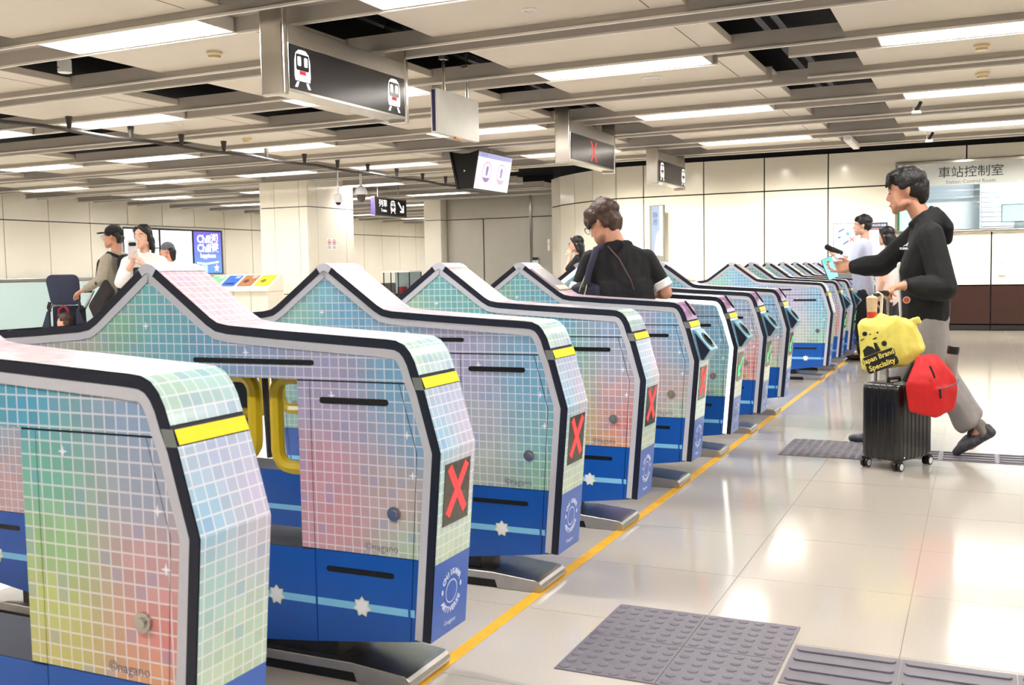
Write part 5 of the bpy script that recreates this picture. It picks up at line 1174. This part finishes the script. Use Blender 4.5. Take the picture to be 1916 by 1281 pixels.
# beside the pushchair: man in a cap, woman filming with her phone, one more visitor behind
t, B, H, A = bystander(-8.24, 7.93, 195, 1.69, 'man in a black cap and beige jacket pushing a pushchair', BEIGE, True, SKIN, cap=BLKC, headdir=200, glass=True, sleeve=2, shw=.23,
    arms={1: ((.03, .24, 1.13), (.27, .20, 1.02)), -1: ((.0, -.25, 1.10), (.2, -.18, .98))})
blob('shirt', [[(B.L(.10, .03, 1.34), .025), (B.L(.10, -.03, 1.34), .025), (B.L(.125, .03, .95), .03), (B.L(.125, -.03, .95), .03)]], BLKC, t, .009, 2, B.b)
rk = thing('rucksack', 'black rucksack straps and dark bag worn by the man with the pushchair', 'rucksack', B.L(-.16, 0, 1.15)); o_ = B.L(-.16, 0, 1.15)
blob('sack', [[(B.L(-.16, .12, 1.33), .06), (B.L(-.16, -.12, 1.33), .06), (B.L(-.17, .13, .98), .075), (B.L(-.17, -.13, .98), .075)]], BLKC, rk, .011, 3, o_)
for s in (1, -1): MB().tube([B.L(-.12, s*.13, 1.36), B.L(0, s*.135, 1.405), B.L(.10, s*.145, 1.32), B.L(.125, s*.15, 1.15), B.L(.02, s*.20, 1.0)], .018, 6).build('strap', BLACK, rk, True, org=o_)
db = thing('sling_bag', 'dark brown sling bag hanging between the capped man and the woman filming', 'bag', B.L(.10, .34, .9)); o_ = B.L(.10, .34, .9)
blob('bag', [[(B.L(-.06, .30, 1.10), .03), (B.L(-.14, .34, 1.0), .04), (B.L(.08, .32, .86), .045), (B.L(-.0, .36, .74), .05)]], mat('dark_brown_bag', (30, 23, 22), .8, grain=.1), db, .01, 3, o_, .004, 12)
MB().tube([B.L(.06, .29, 1.08), B.L(.08, .20, 1.30), B.L(.02, .10, 1.40)], .012, 6).build('strap', BLACK, db, True, org=o_)
FD = math.degrees(math.atan2(-7.30, 7.24))     # towards the camera side
t, B, H, A = bystander(-7.23, 7.31, -62, 1.645, 'woman in a white top raising a white phone to film', WHT, False, SKINF, longhair=.10, headdir=-78, sleeve=1.55,
    arms={-1: ((.10, -.20, 1.10), (.20, -.045, 1.285)), 1: ((.10, .22, 1.08), (.22, .06, 1.26)), ('hd', -1): (.15, .1, 1), ('hd', 1): (.2, -.5, .8)})
blob('ponytail', [[(H.p(-.09, .02, .02), .028), (H.p(-.07, .07, -.10), .024)], [(H.p(-.07, .07, -.10), .024), (H.p(-.05, .078, -.19), .014)]], HAIRB, t, .008, 2, B.b)
MB().solid(rrect(-.05, -.05, .05, .05, .02), B.L(.125, -.02, 1.19), -B.Lf*-1, (0,0,1), .004).build('shirt_print', mat('shirt_print_black', (50, 50, 56), .6, grain=.2, gscale=60), t, org=B.b)
ph = thing('phone', 'white phone with a dark camera bar raised by the woman in white', 'phone', B.L(.235, -.03, 1.405)); ph.rotation_euler.z = math.radians(-62+90)
MB().solid(rrect(-.046, -.092, .046, .085, .012), (0, .0045, 0), (1,0,0), (0,0,1), .009).build('body', mat('phone_white', (206, 204, 204), .35, grain=.01), ph, bevel=.002)
MB().solid(rrect(-.034, .032, .034, .066, .012), (0, -.0045, 0), (1,0,0), (0,0,1), .003).build('camera_bar', BLACK, ph, bevel=.001)
t, B, H, A = bystander(-9.85, 10.40, 198, 1.60, 'visitor in a grey cap with dark hair, behind the woman filming', WHT, True, SKIN, cap=GREYCAP, headdir=205, sleeve=.9)
blob('back_hair', [[(H.p(-.085, .03, .0), .04), (H.p(-.085, -.03, .0), .04), (H.p(-.085, 0, -.11), .035)]], HAIRB, t, .009, 2, B.b)
# pushchair with a child
NVP = mat('navy_pushchair_fabric', (44, 50, 72), .8, grain=.08, bump=.2, bscale=14)
pc = thing('pushchair', 'navy pushchair with a raised canopy, seen over the edge of the second gate', 'pushchair', (-8.87, 7.80, 0), math.radians(24.5))
P = rrect(-.178, .865, .178, 1.19, .07, 5); P = [(x*(1.0 if z > 1.0 else .92)-(.02 if z > 1 else 0)+.01, z) for x, z in P]
MB().solid(P, (0, .02, 0), (1,0,0), (0,0,1), .03).build('canopy', NVP, pc, True, bevel=.012)
for s in (-1, 1):
    MB().tube([(s*.155, 0, .90), (s*.17, -.01, .84), (s*.15, -.02, .80)], .018, 8).build('hinge', BLACK, pc, True)
    MB().solid([(s*.14, .82), (s*.17, .80), (s*.24, .60), (s*.14, .60)][::s], (0, -.02 if s > 0 else -.02, 0), (1,0,0), (0,0,1), .04).build('side_panel', NVP, pc, bevel=.01)
    MB().tube([(s*.19, .05, .82), (s*.2, .05, .45), (s*.21, -.2, .09)], .013, 8).build('frame_tube', BLACK, pc, True)
    MB().tube([(s*.19, .0, .6), (s*.2, .25, .09)], .013, 8).build('frame_tube', BLACK, pc, True)
    for y in (-.2, .25): MB().cyl((s*.20, y, .085), (s*.235, y, .085), .085, 18).build('wheel', BLACK, pc, True)
MB().box(-.17, .17, .06, .12, .38, .86).build('seat_back', NVP, pc, bevel=.03); MB().box(-.17, .17, -.2, .1, .36, .42).build('seat', NVP, pc, bevel=.02)
MB().tube([(-.19, .06, .82), (-.19, .30, 1.0), (.19, .30, 1.0), (.19, .06, .82)], .014, 8).build('handle', BLACK, pc, True)
MB().tube([(-.055, -.03, .74), (-.045, -.03, .82), (.0, -.02, .855), (.045, -.03, .82), (.06, -.03, .74)], .014, 8).build('red_strap', mat('red_strap', (150, 24, 34), .6, grain=.05), pc, True)
cx = pc.matrix_basis @ V3((.01, -.05, 0)); Hc = HeadF((cx.x, cx.y, .685), (-.9, -.35), -.15, .72)
ch = thing('person', 'small child with brown hair sitting in the navy pushchair', 'person', (cx.x, cx.y, .42)); o_ = V3((cx.x, cx.y, .42))
Bc = Body(cx.x, cx.y, math.radians(-65))
P = head_prims(Hc, V3((cx.x, cx.y, .60)), .045)+[[(Bc.L(0, .07, .57), .04), (Bc.L(0, -.07, .57), .04), (Bc.L(-.02, 0, .47), .06)]]
for s in (1, -1): P += limb((Bc.L(0, s*.09, .57), .03), (Bc.L(.06, s*.12, .5), .025), (Bc.L(.12, s*.05, .5), .02))+hand_prims(Bc.L(.12, s*.05, .5), Bc.F, V3((0,0,-1)), s, (.5, .5, .5), .5)+limb((Bc.L(0, s*.05, .47), .045), (Bc.L(.16, s*.06, .48), .038), (Bc.L(.19, s*.06, .32), .03))
blob('body', P, SKINF, ch, .006, 2, o_); face(Hc, ch, o_, HAIRBR); hair_short(Hc, mat('child_hair', (70, 50, 42), .5, grain=.3, gscale=50), ch, o_, .055, 1.05)
blob('top', [[(Bc.L(0, .08, .565), .045), (Bc.L(0, -.08, .565), .045), (Bc.L(-.02, 0, .47), .075)]], mat('child_top', (180, 60, 64), .8, grain=.05), ch, .009, 2, o_)
# far side of the hall
t, B, H, A = bystander(-4.87, 12.68, 190, 1.585, 'woman with long black hair and glasses, hand to her chin, beyond the glowing gate', BLKC, False, SKINF, longhair=.30, glass=True, headdir=190, sleeve=.7,
    arms={1: ((.12, .20, 1.10), (.10, .05, 1.30)), ('hd', 1): (.1, -.1, 1)})
t, B, H, A = bystander(-1.24, 12.70, 172, 1.715, 'man in a pale blue shirt holding up something dark by the picture board', PALEB, True, SKINF, headdir=182, sleeve=2, shw=.235,
    arms={1: ((.10, .27, 1.12), (.30, .14, 1.26)), -1: ((.05, -.27, 1.12), (.24, -.1, 1.22))})
cmx = thing('camera_bag', 'dark bundle held up by the man in the pale blue shirt', 'bag', B.L(.36, .12, 1.30)); o_ = B.L(.36, .12, 1.30)
blob('bundle', [[(B.L(.40, .12, 1.35), .035), (B.L(.32, .10, 1.31), .035)], [(B.L(.32, .12, 1.31), .035), (B.L(.24, .12, 1.28), .03)]], BLKC, cmx, .009, 2, o_, .006, 20)
t, B, H, A = bystander(-.95, 12.40, 165, 1.565, 'woman with long dark hair and a pale top, behind the walking man', mat('pale_pink_top', (236, 214, 208), .8, grain=.04), False, SKINF, longhair=.36, headdir=150, sleeve=.6)
bpy.data.scenes.remove(TMP)
